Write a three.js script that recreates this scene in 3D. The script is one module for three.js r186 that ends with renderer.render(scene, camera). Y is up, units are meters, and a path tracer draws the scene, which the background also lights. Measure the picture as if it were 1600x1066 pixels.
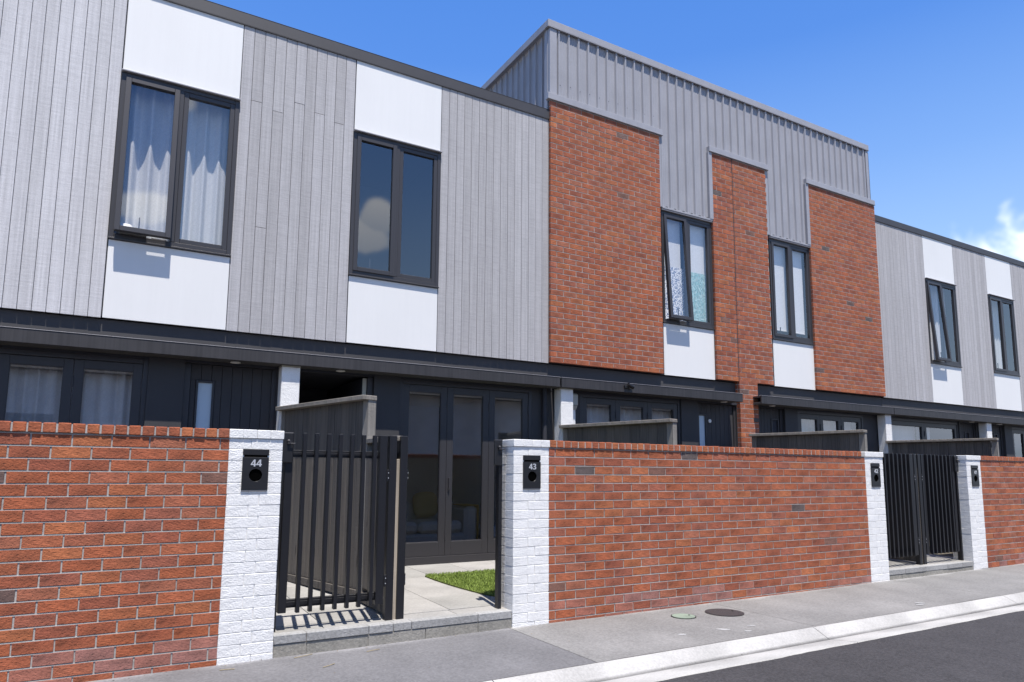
import * as THREE from 'three';
import { mergeGeometries } from 'three/addons/utils/BufferGeometryUtils.js';
import { FontLoader } from 'three/addons/loaders/FontLoader.js';
import { TextGeometry } from 'three/addons/geometries/TextGeometry.js';

// ------------------------------------------------------------------ camera, sky, sun, exposure
const scene = new THREE.Scene();
const renderer = new THREE.WebGLRenderer({ antialias: true });
renderer.setSize(1024, 682);
renderer.toneMapping = THREE.LinearToneMapping;
renderer.toneMappingExposure = 1.62;
renderer.shadowMap.enabled = true;

const FPX = 1083.5, PW = 1600, PH = 1066;
const camera = new THREE.PerspectiveCamera(2 * Math.atan(PH / 2 / FPX) * 180 / Math.PI, PW / PH, 0.05, 2000);
camera.setViewOffset(PW, PH, 0.66, -67.8, PW, PH);          // the photograph's lens is shifted upwards
{
  const yaw = 0.52565, pitch = 0.12746, roll = 0.00736;
  const fw = new THREE.Vector3(Math.sin(yaw) * Math.cos(pitch), Math.sin(pitch), -Math.cos(yaw) * Math.cos(pitch));
  const rt = new THREE.Vector3(Math.cos(yaw), 0, Math.sin(yaw));
  const up = new THREE.Vector3().crossVectors(rt, fw);
  const r2 = rt.clone().multiplyScalar(Math.cos(roll)).addScaledVector(up, Math.sin(roll));
  const u2 = up.clone().multiplyScalar(Math.cos(roll)).addScaledVector(rt, -Math.sin(roll));
  camera.position.set(-0.8103, 1.4274, 5.7204);
  camera.quaternion.setFromRotationMatrix(new THREE.Matrix4().makeBasis(r2, u2, fw.clone().negate()));
}
scene.add(camera);

const sun = new THREE.DirectionalLight(new THREE.Color(1, 0.95, 0.88), 4.6);
sun.position.set(-0.18 * 9 + 4, 2.95 * 9, 9);
sun.target.position.set(4, 0, 0);
sun.castShadow = true;
sun.shadow.mapSize.set(4096, 4096);
Object.assign(sun.shadow.camera, { left: -26, right: 26, top: 22, bottom: -22, near: 1, far: 80 });
scene.add(sun, sun.target);

// ------------------------------------------------------------------ random numbers and noise
function rng(seed) {
  let a = seed >>> 0;
  return () => { a = (a + 0x6D2B79F5) | 0; let t = Math.imul(a ^ (a >>> 15), 1 | a); t = (t + Math.imul(t ^ (t >>> 7), 61 | t)) ^ t; return ((t ^ (t >>> 14)) >>> 0) / 4294967296; };
}
const R = rng(20240611);
const rr = (a, b) => a + (b - a) * R();
const clamp = (x, a = 0, b = 1) => Math.min(b, Math.max(a, x));
const mix = (a, b, t) => a + (b - a) * t;
const sstep = (a, b, x) => { const t = clamp((x - a) / (b - a)); return t * t * (3 - 2 * t); };
const GN = 256, GRID = new Float32Array(GN * GN);
{ const r = rng(77); for (let i = 0; i < GRID.length; i++) GRID[i] = r(); }
// value noise that tiles with period px, py (integers); s shifts to another part of the grid
function vn(x, y, px, py, s = 0) {
  const xi = Math.floor(x), yi = Math.floor(y), fx = x - xi, fy = y - yi;
  const x0 = ((xi % px) + px) % px, x1 = (x0 + 1) % px, y0 = ((yi % py) + py) % py, y1 = (y0 + 1) % py;
  const g = (i, j) => GRID[((j + s * 37) & 255) * GN + ((i + s * 59) & 255)];
  const u = fx * fx * (3 - 2 * fx), v = fy * fy * (3 - 2 * fy);
  const a = g(x0, y0), b = g(x1, y0), c = g(x0, y1), d = g(x1, y1);
  return a + (b - a) * u + (c - a) * v + (a - b - c + d) * u * v;
}
function fbm(u, v, fx, fy, oct, s = 0) {
  let t = 0, w = 0.5, n = 0;
  for (let o = 0; o < oct; o++) { t += w * vn(u * fx, v * fy, fx, fy, s + o * 3); n += w; w *= 0.5; fx *= 2; fy *= 2; }
  return t / n;
}

// ------------------------------------------------------------------ sky
{
  const W = 2048, H = 1024, data = new Float32Array(W * H * 4), D = Math.PI / 180;
  const stops = [[-90, .12, .12, .12], [-4, .2, .21, .22], [0, .5, .58, .68], [8, .36, .5, .68], [16, .235, .385, .65], [23, .145, .285, .60], [32, .07, .19, .525], [45, .044, .15, .47], [65, .032, .12, .40], [90, .03, .11, .37]];
  const clouds = [[68.4, 8.8, 9.6, 9.0], [161.3, 20.2, 1.7, 1.8], [163.6, 18.6, 4.2, 1.9], [178.8, 26.4, 3.2, 1.7], [187, 19.5, 4.5, 2.5], [140, 25, 4, 2], [118, 4, 13, 3.5], [146, 6, 9, 3.5], [205, 13, 10, 6], [232, 24, 6, 3], [255, 10, 15, 6], [290, 19, 9, 4], [318, 8, 12, 5], [345, 5, 9, 3], [25, 4, 12, 3], [215, 44, 9, 4], [100, 36, 6, 2.6], [300, 48, 9, 4]];
  for (let j = 0; j < H; j++) {
    const el = ((j + .5) / H - .5) * 180;
    let k = 0; while (k < stops.length - 2 && el > stops[k + 1][0]) k++;
    const t = clamp((el - stops[k][0]) / (stops[k + 1][0] - stops[k][0]));
    const base = [1, 2, 3].map((c) => mix(stops[k][c], stops[k + 1][c], t));
    for (let i = 0; i < W; i++) {
      const u = (i + .5) / W;
      // three.js: u = atan2(z, x) / 2pi + 0.5
      const th = (u - .5) * 2 * Math.PI, dx = Math.cos(th), dz = Math.sin(th);
      const az = (Math.atan2(dx, -dz) / D + 360) % 360;
      let m = 0, shade = 0;
      if (el > -3) for (const [ca, ce, ra, re] of clouds) {
        let da = az - ca; if (da > 180) da -= 360; if (da < -180) da += 360;
        if (Math.abs(da) > ra * 2.2 || Math.abs(el - ce) > re * 2.4) continue;
        const q = Math.sqrt((da / ra) ** 2 + ((el - ce) / (el > ce ? re : re * .75)) ** 2);
        const v = 1.25 - q; if (v > m) { m = v; shade = clamp(.5 + (el - ce) / re * .5); }
      }
      let col = base;
      if (m > 0) {
        // ragged edge: noise looked up at places that another noise shifts, so that no round cells show
        const wu = (fbm(u, j / H, 64, 32, 3, 17) - .5) * .02, wv = (fbm(u, j / H, 64, 32, 3, 31) - .5) * .03;
        const n = fbm(u + wu, j / H + wv, 44, 30, 7, 5), n2 = fbm(u + wu, j / H + wv, 180, 110, 4, 11);
        const d = m * 1.9 + (n - .5) * 1.2 + (n2 - .5) * 1.0 - .55, a = sstep(-.06, .42, d) * .98;
        const wob = clamp(shade + (n - .5) * .9);
        const c = [mix(.48, .88, wob), mix(.58, .92, wob), mix(.76, 1.0, wob)];
        col = base.map((b, q) => mix(b, c[q], a));
      }
      const p = (j * W + i) * 4;
      data[p] = col[0]; data[p + 1] = col[1]; data[p + 2] = col[2]; data[p + 3] = 1;
    }
  }
  const sky = new THREE.DataTexture(data, W, H, THREE.RGBAFormat, THREE.FloatType);
  sky.mapping = THREE.EquirectangularReflectionMapping; sky.magFilter = THREE.LinearFilter; sky.minFilter = THREE.LinearFilter; sky.needsUpdate = true;
  scene.background = sky; scene.environment = sky;
}

// ------------------------------------------------------------------ textures: fn(u, v) returns a grey value or [r, g, b], 0..1
const g2s = (x) => x <= .0031308 ? 12.92 * x : 1.055 * Math.pow(x, 1 / 2.4) - .055;
function texture(w, h, sx, sy, fn, srgb = true) {
  const d = new Uint8Array(w * h * 4);
  for (let j = 0; j < h; j++) for (let i = 0; i < w; i++) {
    let c = fn((i + .5) / w, (j + .5) / h, i, j); if (!Array.isArray(c)) c = [c, c, c];
    const p = (j * w + i) * 4;
    for (let k = 0; k < 3; k++) d[p + k] = Math.round(255 * clamp(srgb ? g2s(clamp(c[k])) : c[k]));
    d[p + 3] = 255;
  }
  const t = new THREE.DataTexture(d, w, h, THREE.RGBAFormat);
  t.wrapS = t.wrapT = THREE.RepeatWrapping; t.magFilter = THREE.LinearFilter; t.minFilter = THREE.LinearFilter;
  if (srgb) t.colorSpace = THREE.SRGBColorSpace;
  t.repeat.set(1 / sx, 1 / sy); t.needsUpdate = true;
  return t;
}
const hash = (i, j, s) => GRID[(((j * 131 + s * 17) & 255) * GN + ((i * 71 + j * 13 + s * 29) & 255))];
// speckles: random dots on an n x n grid; returns a map of dot strength
function dots(n, size, density, seed, r0, r1, wob = 0) {
  const a = new Float32Array(size * size), r = rng(seed);
  for (let k = 0; k < n; k++) {
    if (r() > density) continue;
    const cx = r() * size, cy = r() * size, ra = r0 + (r1 - r0) * r() ** 2, asp = 1 + wob * r(), v = .4 + .6 * r();
    for (let y = -Math.ceil(ra * asp); y <= ra * asp; y++) for (let x = -Math.ceil(ra * asp); x <= ra * asp; x++) {
      const q = Math.hypot(x / asp, y) / ra; if (q > 1) continue;
      const X = (Math.floor(cx + x) + size) % size, Y = (Math.floor(cy + y) + size) % size;
      a[Y * size + X] = Math.max(a[Y * size + X], v * (1 - q * q));
    }
  }
  return a;
}
const NB = 1024;
const brickPit = dots(3600, NB, 1, 3, 1.2, 3.6, 1.6), brickLight = dots(900, NB, 1, 4, 1.0, 2.6, .6), brickYel = dots(260, NB, 1, 9, 1.4, 3.2, .5);
const brickMap = texture(NB, NB, 1, 1, (u, v, i, j) => {
  const p = j * NB + i, n = fbm(u, v, 6, 10, 4, 1), f = fbm(u, v, 90, 160, 3, 2);
  let b = .74 + (n - .5) * .62 + (f - .5) * .42;
  const bl = sstep(.62, .8, fbm(u, v, 5, 9, 3, 7));            // paler bloom
  let c = [b, b * (1 - .03 * bl), b * (1 - .02 * bl)];
  c = c.map((x) => mix(x, .95, bl * .12));
  const pt = brickPit[p], l = brickLight[p], y = brickYel[p];
  c = c.map((x) => x * (1 - .7 * pt));
  if (l) c = [mix(c[0], 1, l * .7), mix(c[1], 1.5, l * .4), mix(c[2], 1.6, l * .4)];
  if (y) c = [mix(c[0], 1, y * .9), mix(c[1], 1.9, y * .6), mix(c[2], 1.6, y * .4)];
  return c;
});
const brickBump = texture(NB, NB, 1, 1, (u, v, i, j) => { const p = j * NB + i; return .55 + (fbm(u, v, 80, 110, 4, 2) - .5) * .7 + (fbm(u, v, 12, 18, 3, 5) - .5) * .3 - brickPit[p] * .45; }, false);
const grit = dots(26000, NB, 1, 21, 1, 2.6, .4), grit2 = dots(9000, NB, 1, 22, 1, 2.2, .4), grit3 = dots(2600, NB, 1, 23, 1.2, 3.4, .8);
const asphaltMap = texture(NB, NB, 1.6, 1.6, (u, v, i, j) => { const p = j * NB + i; const b = .66 + (fbm(u, v, 7, 7, 4, 3) - .5) * .26 + (fbm(u, v, 120, 120, 2, 4) - .5) * .7; return b + grit[p] * .22 - grit2[p] * .35 + grit3[p] * .3; });
const asphaltBump = texture(NB, NB, 1.6, 1.6, (u, v, i, j) => { const p = j * NB + i; return .4 + (fbm(u, v, 150, 150, 3, 4) - .5) * .8 + grit[p] * .4 - grit2[p] * .3; }, false);
const pathMap = texture(NB, NB, 1.6, 1.6, (u, v, i, j) => { const p = j * NB + i; return .78 + (fbm(u, v, 5, 5, 5, 6) - .5) * .26 + (fbm(u, v, 110, 110, 2, 4) - .5) * .36 + grit[p] * .1 - grit2[p] * .16 + grit3[p] * .14; });
const concMap = texture(NB, NB, 1.3, 1.3, (u, v, i, j) => { const p = j * NB + i; return .8 + (fbm(u, v, 4, 4, 5, 8) - .5) * .34 + (fbm(u, v, 100, 100, 2, 9) - .5) * .22 - grit2[p] * .16 - grit3[p] * .12; });
const concBump = texture(NB, NB, 1.3, 1.3, (u, v, i, j) => { const p = j * NB + i; return .6 + (fbm(u, v, 60, 60, 4, 8) - .5) * .5 - grit2[p] * .3; }, false);
const paintBump = texture(512, 512, .5, .5, (u, v) => { const n = fbm(u, v, 60, 64, 4, 14), m = fbm(u, v, 14, 18, 3, 15); return .5 + (n - .5) * 1.1 + (m - .5) * .4; }, false);
const paintMap = texture(512, 512, .5, .5, (u, v) => .9 + (fbm(u, v, 6, 6, 4, 16) - .5) * .14 + (fbm(u, v, 70, 90, 2, 18) - .5) * .14 - sstep(.7, .78, fbm(u, v, 34, 52, 4, 14)) * .12);
// band-sawn weathered cladding: streaks up the board, fine saw lines across it
const sawn = (u, v, j) => (fbm(u, v, 6, 256, 2, 24) - .5) * .5 + (hash(3, j, 5) - .5) * .2;
const cladMap = texture(512, 1024, .62, 1.7, (u, v, i, j) => .8 + (fbm(u, v, 46, 2, 4, 20) - .5) * .26 + (fbm(u, v, 5, 3, 4, 22) - .5) * .16 + sawn(u, v, j) * .3 + (fbm(u, v, 130, 260, 1, 23) - .5) * .14);
const cladBump = texture(512, 1024, .62, 1.7, (u, v, i, j) => .5 + sawn(u, v, j) * 1.2 + (fbm(u, v, 90, 6, 3, 20) - .5) * .5, false);
const fenceMap = texture(512, 1024, .5, 1.6, (u, v, i, j) => {
  let b = .72 + (fbm(u, v, 60, 3, 4, 30) - .5) * .6 + (fbm(u, v, 6, 4, 4, 31) - .5) * .34;
  const k = fbm(u + .25 * (fbm(u, v, 5, 3, 2, 34) - .5), v, 8, 5, 2, 33); b *= 1 - .55 * sstep(.76, .84, k);
  return [b, b * .97, b * .93];
});
const fenceBump = texture(512, 1024, .5, 1.6, (u, v) => .5 + (fbm(u, v, 70, 4, 4, 30) - .5) * .9 + (fbm(u, v, 30, 120, 2, 35) - .5) * .4, false);
const streakMap = texture(1024, 256, 3.1, .6, (u, v) => .78 + (fbm(u, v, 260, 1, 2, 40) - .5) * .5 + (fbm(u, v, 30, 3, 4, 41) - .5) * .3);
const metalMap = texture(512, 512, 1.1, 1.1, (u, v) => .86 + (fbm(u, v, 5, 3, 4, 50) - .5) * .2 + (fbm(u, v, 60, 60, 2, 51) - .5) * .07);
const panelMap = texture(512, 512, 2.3, 2.3, (u, v) => .975 + (fbm(u, v, 60, 2, 3, 52) - .5) * .03 + (fbm(u, v, 4, 3, 4, 53) - .5) * .05);
const clothMap = texture(256, 256, .25, .25, (u, v, i, j) => .85 + ((i & 3) === 0 ? -.07 : 0) + ((j & 3) === 1 ? -.07 : 0) + (fbm(u, v, 20, 20, 3, 60) - .5) * .2);
const mosaicMap = texture(256, 512, .5, 1, (u, v) => {
  const a = Math.floor(u * 20), b = Math.floor(v * 40), n = hash(a, b, 3), m = hash(b, a, 8);
  const edge = (u * 20 % 1 < .12 || v * 40 % 1 < .12) ? .25 : 0;
  const t = clamp(n * .8 + edge), k = .55 + .4 * m;
  return [mix(.16, .62, t) * k + .05, mix(.42, .78, t) * k + .08, mix(.42, .74, t) * k + .08];
});
const dotA = dots(900, 512, 1, 70, 7, 13, 0);
const dotMap = texture(512, 512, .5, .5, (u, v, i, j) => { const s = sstep(.04, .16, dotA[j * 512 + i]); return [mix(.2, .88, s), mix(.25, .89, s), mix(.37, .9, s)]; });
const chevronMap = texture(256, 256, .18, .18, (u, v) => { const s = Math.abs((u * 3) % 1 - .5) * 2, q = (v * 6 + s * 1.2) % 1; return q < .35 ? [.20, .17, .1] : [.25, .15, .02]; });
const ironMap = texture(512, 512, .16, .16, (u, v) => { const a = Math.abs(Math.sin(u * Math.PI * 8)) * Math.abs(Math.sin(v * Math.PI * 8)); return .5 + .5 * sstep(.3, .6, a) + (fbm(u, v, 20, 20, 3, 80) - .5) * .4; });
const ironBump = texture(256, 256, .16, .16, (u, v) => sstep(.3, .6, Math.abs(Math.sin(u * Math.PI * 8)) * Math.abs(Math.sin(v * Math.PI * 8))), false);

// ------------------------------------------------------------------ materials
const lin = (r, g, b) => new THREE.Color().setRGB(r, g, b);
const std = (c, o = {}) => new THREE.MeshStandardMaterial({ color: lin(...c), roughness: .85, metalness: 0, ...o });
const M = {};
const tones = [[0.446, 0.128, 0.055], [0.427, 0.119, 0.05], [0.407, 0.116, 0.053], [0.461, 0.142, 0.058], [0.436, 0.132, 0.06], [0.388, 0.111, 0.053], [0.412, 0.13, 0.067], [0.475, 0.152, 0.061], [0.364, 0.105, 0.055], [0.427, 0.146, 0.079], [0.441, 0.124, 0.05], [0.393, 0.124, 0.071]];
M.brick = tones.map((c) => std(c, { map: brickMap, bumpMap: brickBump, bumpScale: .0042, roughness: .9 }));
M.brickDark = [std([.19, .115, .095], { map: brickMap, bumpMap: brickBump, bumpScale: .003 }), std([.145, .11, .10], { map: brickMap, bumpMap: brickBump, bumpScale: .003 }), std([.25, .12, .085], { map: brickMap, bumpMap: brickBump, bumpScale: .003 })];
M.brickPale = [[.42, .17, .125], [.45, .165, .11], [.40, .18, .145]].map((c) => std(c, { map: brickMap, bumpMap: brickBump, bumpScale: .003 }));
M.brickAll = std([1, 1, 1], { map: brickMap, bumpMap: brickBump, bumpScale: .0042, roughness: .9, vertexColors: true });
M.mortar = std([.45, .425, .40], { map: concMap, bumpMap: concBump, bumpScale: .003, roughness: .95 });
M.white = std([.85, .84, .82], { map: paintMap, bumpMap: paintBump, bumpScale: .0028, roughness: .75 });
M.whiteFlat = std([.775, .765, .745], { roughness: .5, map: panelMap });
M.clad = [[.485, .47, .475], [.50, .485, .49], [.465, .45, .454], [.515, .50, .507], [.475, .46, .464], [.45, .435, .438], [.64, .625, .635], [.67, .655, .665], [.62, .605, .612]].map((c) => std(c, { map: cladMap, bumpMap: cladBump, bumpScale: .0009, roughness: .88 }));
M.wallDark = std([.026, .027, .036], { roughness: .75 });
M.band = std([.058, .055, .057], { roughness: .7, map: metalMap });
M.groundWall = std([.045, .043, .046], { roughness: .7, map: metalMap });
M.fascia = std([.041, .038, .04], { roughness: .55, map: streakMap });
M.parapet = std([.058, .055, .058], { roughness: .5, map: metalMap });
M.soffit = std([.06, .058, .06], { roughness: .8 });
M.zinc = std([.37, .368, .395], { roughness: .45, metalness: .0, map: metalMap });
M.zincDark = std([.33, .325, .35], { roughness: .5, map: metalMap });
M.foam = std([.03, .03, .032]);
M.frame = std([.053, .05, .053], { roughness: .42, metalness: .25 });
M.frameDark = std([.042, .04, .044], { roughness: .45, metalness: .15 });
M.gate = std([.0135, .0135, .0165], { roughness: .42, metalness: .2 });
M.box = std([.02, .02, .022], { roughness: .38, metalness: .2 });
M.black = new THREE.MeshPhysicalMaterial({ color: lin(.002, .002, .002), roughness: 1, specularIntensity: 0 });
M.steel = std([.5, .5, .5], { roughness: .35, metalness: .8 });
M.silver = std([.55, .56, .58], { roughness: .4, metalness: .3 });
M.fence = [[.14, .128, .117], [.122, .112, .103], [.15, .136, .122], [.115, .105, .097], [.16, .143, .126]].map((c) => std(c, { map: fenceMap, bumpMap: fenceBump, bumpScale: .003, roughness: .9 }));
M.fenceCap = std([.27, .252, .23], { map: fenceMap, bumpMap: fenceBump, bumpScale: .004, roughness: .9 });
M.fencePost = std([.36, .345, .32], { map: fenceMap, bumpMap: fenceBump, bumpScale: .004, roughness: .9 });
M.pine = std([.52, .46, .38], { map: fenceMap, bumpMap: fenceBump, bumpScale: .002 });
M.road = std([.062, .058, .062], { map: asphaltMap, bumpMap: asphaltBump, bumpScale: .006, roughness: .9, vertexColors: true });
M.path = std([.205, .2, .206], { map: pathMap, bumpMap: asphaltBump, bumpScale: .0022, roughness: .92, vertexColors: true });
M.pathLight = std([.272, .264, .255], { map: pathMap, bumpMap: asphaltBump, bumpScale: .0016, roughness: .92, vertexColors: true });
M.kerb = std([.46, .452, .44], { map: concMap, bumpMap: concBump, bumpScale: .003, roughness: .9, vertexColors: true });
M.slab = [[.37, .355, .335], [.345, .335, .315], [.385, .37, .35], [.33, .32, .30]].map((c) => std(c, { map: concMap, bumpMap: concBump, bumpScale: .0016, roughness: .88 }));
M.block = [[.40, .395, .385], [.37, .365, .355], [.43, .425, .415]].map((c) => std(c, { map: pathMap, bumpMap: asphaltBump, bumpScale: .003, roughness: .92 }));
M.blockLow = [[.34, .32, .28], [.31, .295, .26], [.37, .35, .31]].map((c) => std(c, { map: pathMap, bumpMap: asphaltBump, bumpScale: .003, roughness: .92 }));
M.earth = std([.14, .12, .09], { map: asphaltMap });
M.grass = [std([.16, .26, .035], { roughness: .8 })][0];
M.glass = new THREE.MeshPhysicalMaterial({ color: 0xffffff, roughness: 0, metalness: 0, transmission: 1, thickness: 0, ior: 2.33, specularColor: lin(.78, .89, 1) });
M.glassGround = new THREE.MeshPhysicalMaterial({ color: lin(.82, .84, .86), roughness: 0, metalness: 0, transmission: 1, thickness: 0, ior: 2.33 });
M.frost = new THREE.MeshPhysicalMaterial({ color: lin(.62, .74, .84), roughness: .35, transmission: .25, thickness: 0, ior: 1.5 });
M.sheer = new THREE.MeshPhysicalMaterial({ color: lin(.88, .885, .89), roughness: 1, transmission: .16, thickness: 0, side: THREE.DoubleSide, map: clothMap });
M.drape = new THREE.MeshPhysicalMaterial({ color: lin(.78, .79, .82), roughness: 1, transmission: .15, thickness: 0, side: THREE.DoubleSide, map: clothMap });
M.blind = std([.84, .85, .86], { roughness: .9, map: clothMap, side: THREE.DoubleSide });
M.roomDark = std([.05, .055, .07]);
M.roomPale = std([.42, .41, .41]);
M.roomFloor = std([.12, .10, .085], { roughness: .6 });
M.sofa = std([.46, .44, .43], { map: clothMap, roughness: .95 });
M.cushion = std([1, 1, 1], { map: chevronMap, roughness: .95 });
M.mustard = std([.42, .26, .04], { map: clothMap, roughness: .95 });
M.linen = std([.62, .64, .68], { map: clothMap, roughness: .95 });
M.mosaic = std([1, 1, 1], { map: mosaicMap, roughness: .6, side: THREE.DoubleSide });
M.dotFilm = std([1, 1, 1], { map: dotMap, roughness: .7, side: THREE.DoubleSide });
M.iron = std([.07, .062, .066], { map: ironMap, bumpMap: ironBump, bumpScale: .003, roughness: .6 });
M.greenLid = std([.25, .31, .245], { map: concMap, bumpMap: concBump, bumpScale: .002, roughness: .7 });
M.splash = std([.46, .46, .455], { roughness: .8 });
M.render = std([.82, .81, .82], { map: concMap });
M.roofTile = std([.07, .065, .07], { map: asphaltMap });
M.beige = std([.40, .385, .33], { roughness: .6 });
M.twig = std([.30, .24, .14]);
M.lampDisc = std([.72, .70, .66], { roughness: .6 });

// ------------------------------------------------------------------ geometry helpers
// chamfered box centred on the origin, flat normals, uv in metres, 44 triangles
function cbox(w, h, d, b = .002, jit = 0, rnd = R, ou = 0, ov = 0) {
  b = Math.min(b, w * .3, h * .3, d * .3);
  const H = [w / 2, h / 2, d / 2], V = {};
  for (const sx of [-1, 1]) for (const sy of [-1, 1]) for (const sz of [-1, 1]) {
    const j = [0, 0, 0].map(() => (rnd() - .5) * 2 * jit), s = [sx, sy, sz];
    for (let a = 0; a < 3; a++) V[`${sx}${sy}${sz}${a}`] = s.map((q, c) => q * (H[c] - (c === a ? 0 : b)) + j[c]);
  }
  const pos = [], nor = [], uv = [], A = new THREE.Vector3(), B = new THREE.Vector3(), C = new THREE.Vector3();
  const tri = (p, q, r) => {
    A.set(...p); B.set(...q); C.set(...r);
    const n = B.clone().sub(A).cross(C.clone().sub(A)).normalize();
    const flip = n.dot(A.clone().add(B).add(C)) < 0; if (flip) { n.negate(); [q, r] = [r, q]; }
    const m = [Math.abs(n.x), Math.abs(n.y), Math.abs(n.z)], ax = m.indexOf(Math.max(...m));
    for (const P of [p, q, r]) {
      pos.push(...P); nor.push(n.x, n.y, n.z);
      uv.push(ou + (ax === 0 ? P[2] : P[0]), ov + (ax === 1 ? P[2] : P[1]));
    }
  };
  const quad = (p, q, r, s) => { tri(p, q, r); tri(p, r, s); };
  const key = (s, a) => V[`${s[0]}${s[1]}${s[2]}${a}`];
  for (let a = 0; a < 3; a++) {
    const e = (a + 1) % 3, f = (a + 2) % 3;
    for (const s of [-1, 1]) { const P = [[-1, -1], [1, -1], [1, 1], [-1, 1]].map(([x, y]) => { const q = [0, 0, 0]; q[a] = s; q[e] = x; q[f] = y; return key(q, a); }); quad(...P); }
    for (const s of [-1, 1]) for (const t of [-1, 1]) {     // edges between faces e and f, running along a
      const q0 = [0, 0, 0], q1 = [0, 0, 0]; q0[e] = q1[e] = s; q0[f] = q1[f] = t; q0[a] = -1; q1[a] = 1;
      quad(key(q0, e), key(q1, e), key(q1, f), key(q0, f));
    }
  }
  for (const x of [-1, 1]) for (const y of [-1, 1]) for (const z of [-1, 1]) { const s = [x, y, z]; tri(key(s, 0), key(s, 1), key(s, 2)); }
  const g = new THREE.BufferGeometry();
  g.setAttribute('position', new THREE.Float32BufferAttribute(pos, 3));
  g.setAttribute('normal', new THREE.Float32BufferAttribute(nor, 3));
  g.setAttribute('uv', new THREE.Float32BufferAttribute(uv, 2));
  return g;
}
const NOJ = () => .5;
function B(x0, x1, y0, y1, z0, z1, b = .002) {      // chamfered box between two corners, in world metres
  const cx = (x0 + x1) / 2, cy = (y0 + y1) / 2, cz = (z0 + z1) / 2;
  return cbox(Math.abs(x1 - x0), Math.abs(y1 - y0), Math.abs(z1 - z0), b, 0, NOJ, cx, cy + cz).translate(cx, cy, cz);
}
function plain(g) {                                  // any geometry as position, normal, uv without index
  let q = g.index ? g.toNonIndexed() : g;
  for (const k of Object.keys(q.attributes)) if (!['position', 'normal', 'uv'].includes(k)) q.deleteAttribute(k);
  if (!q.attributes.normal) q.computeVertexNormals();
  return q;
}
const merge = (list) => list.length === 1 ? plain(list[0]) : mergeGeometries(list.map(plain));
function rodX(r, x0, x1, y, z, seg = 12) { return plain(new THREE.CylinderGeometry(r, r, x1 - x0, seg).rotateZ(Math.PI / 2).translate((x0 + x1) / 2, y, z)); }
function rodY(r, x, y0, y1, z, seg = 16) { return plain(new THREE.CylinderGeometry(r, r, y1 - y0, seg).translate(x, (y0 + y1) / 2, z)); }
function rodZ(r, x, y, z0, z1, seg = 16) { return plain(new THREE.CylinderGeometry(r, r, z1 - z0, seg).rotateX(Math.PI / 2).translate(x, y, (z0 + z1) / 2)); }

// ------------------------------------------------------------------ naming
const used = {};
const numbered = (n) => { const k = used[n] = (used[n] ?? -1) + 1; return k ? `${n}_${String(k).padStart(3, '0')}` : n; };
const BASE = new Map();
function tag(o, label, category, group) { o.userData.label = label; if (category) o.userData.category = category; if (group) o.userData.group = group; return o; }
function thing(name, label, category, base = [0, 0, 0], group) {
  const o = new THREE.Group(); o.name = numbered(name); o.position.set(...base); scene.add(o); BASE.set(o, base);
  return tag(o, label, category, group);
}
function struct(name, base = [0, 0, 0]) { const o = new THREE.Group(); o.name = numbered(name); o.position.set(...base); o.userData.kind = 'structure'; scene.add(o); BASE.set(o, base); return o; }
function mesh(name, geo, mat) { const m = new THREE.Mesh(Array.isArray(geo) ? merge(geo) : geo, mat); m.name = name; m.castShadow = m.receiveShadow = true; return m; }
// a part whose geometry is given in world metres
function part(t, name, geo, mat, label) {
  const b = BASE.get(t), g = (Array.isArray(geo) ? merge(geo) : plain(geo)).translate(-b[0], -b[1], -b[2]);
  const m = mesh(name, g, mat); t.add(m); BASE.set(m, b); if (label) m.userData.label = label;
  return m;
}
function sub(t, name, base) { const o = new THREE.Group(); o.name = name; const b = BASE.get(t); o.position.set(base[0] - b[0], base[1] - b[1], base[2] - b[2]); t.add(o); BASE.set(o, base); return o; }
function piece(t, name, geo, mat, x, y, z) { const b = BASE.get(t), m = mesh(name, geo, mat); m.position.set(x - b[0], y - b[1], z - b[2]); t.add(m); return m; }

// ------------------------------------------------------------------ brickwork
const CO = .086, BH = .076, JN = .01, cache = {};
function brickGeo(len, h = BH, d = .1) {
  const L = Math.round(len * 200) / 200, k = `${L}|${h}|${d}|${Math.floor(R() * 5)}`;
  return cache[k] ??= cbox(L, h, d, .0022, .0011, R, R() * 3, R() * 3);
}
function brickMat(list = M.brick) { const q = R(); return q > .996 ? M.brickDark[Math.floor(R() * 2)] : q > .988 ? M.brickDark[2] : list[Math.floor(R() ** 1.15 * list.length)]; }
// rows of a stretcher bond between x0 and x1, from yTop downwards; skip(x0, x1, y) leaves a brick out
function bond(x0, x1, yTop, rows, starts = [.07, .19], skip, co = CO) {
  const out = [];
  for (let r = 0; r < rows; r++) {
    const y = yTop - co * r - JN - BH / 2; let x = x0, n = 0;
    while (x < x1 - .02) {
      const L = n === 0 ? starts[r % 2] : .23, e = Math.min(x + L, x1);
      if (e - x > .025 && !(skip && skip(x, e, y))) out.push({ x: (x + e) / 2, y, len: e - x });
      x = e + JN; n++;
    }
  }
  return out;
}
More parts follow.
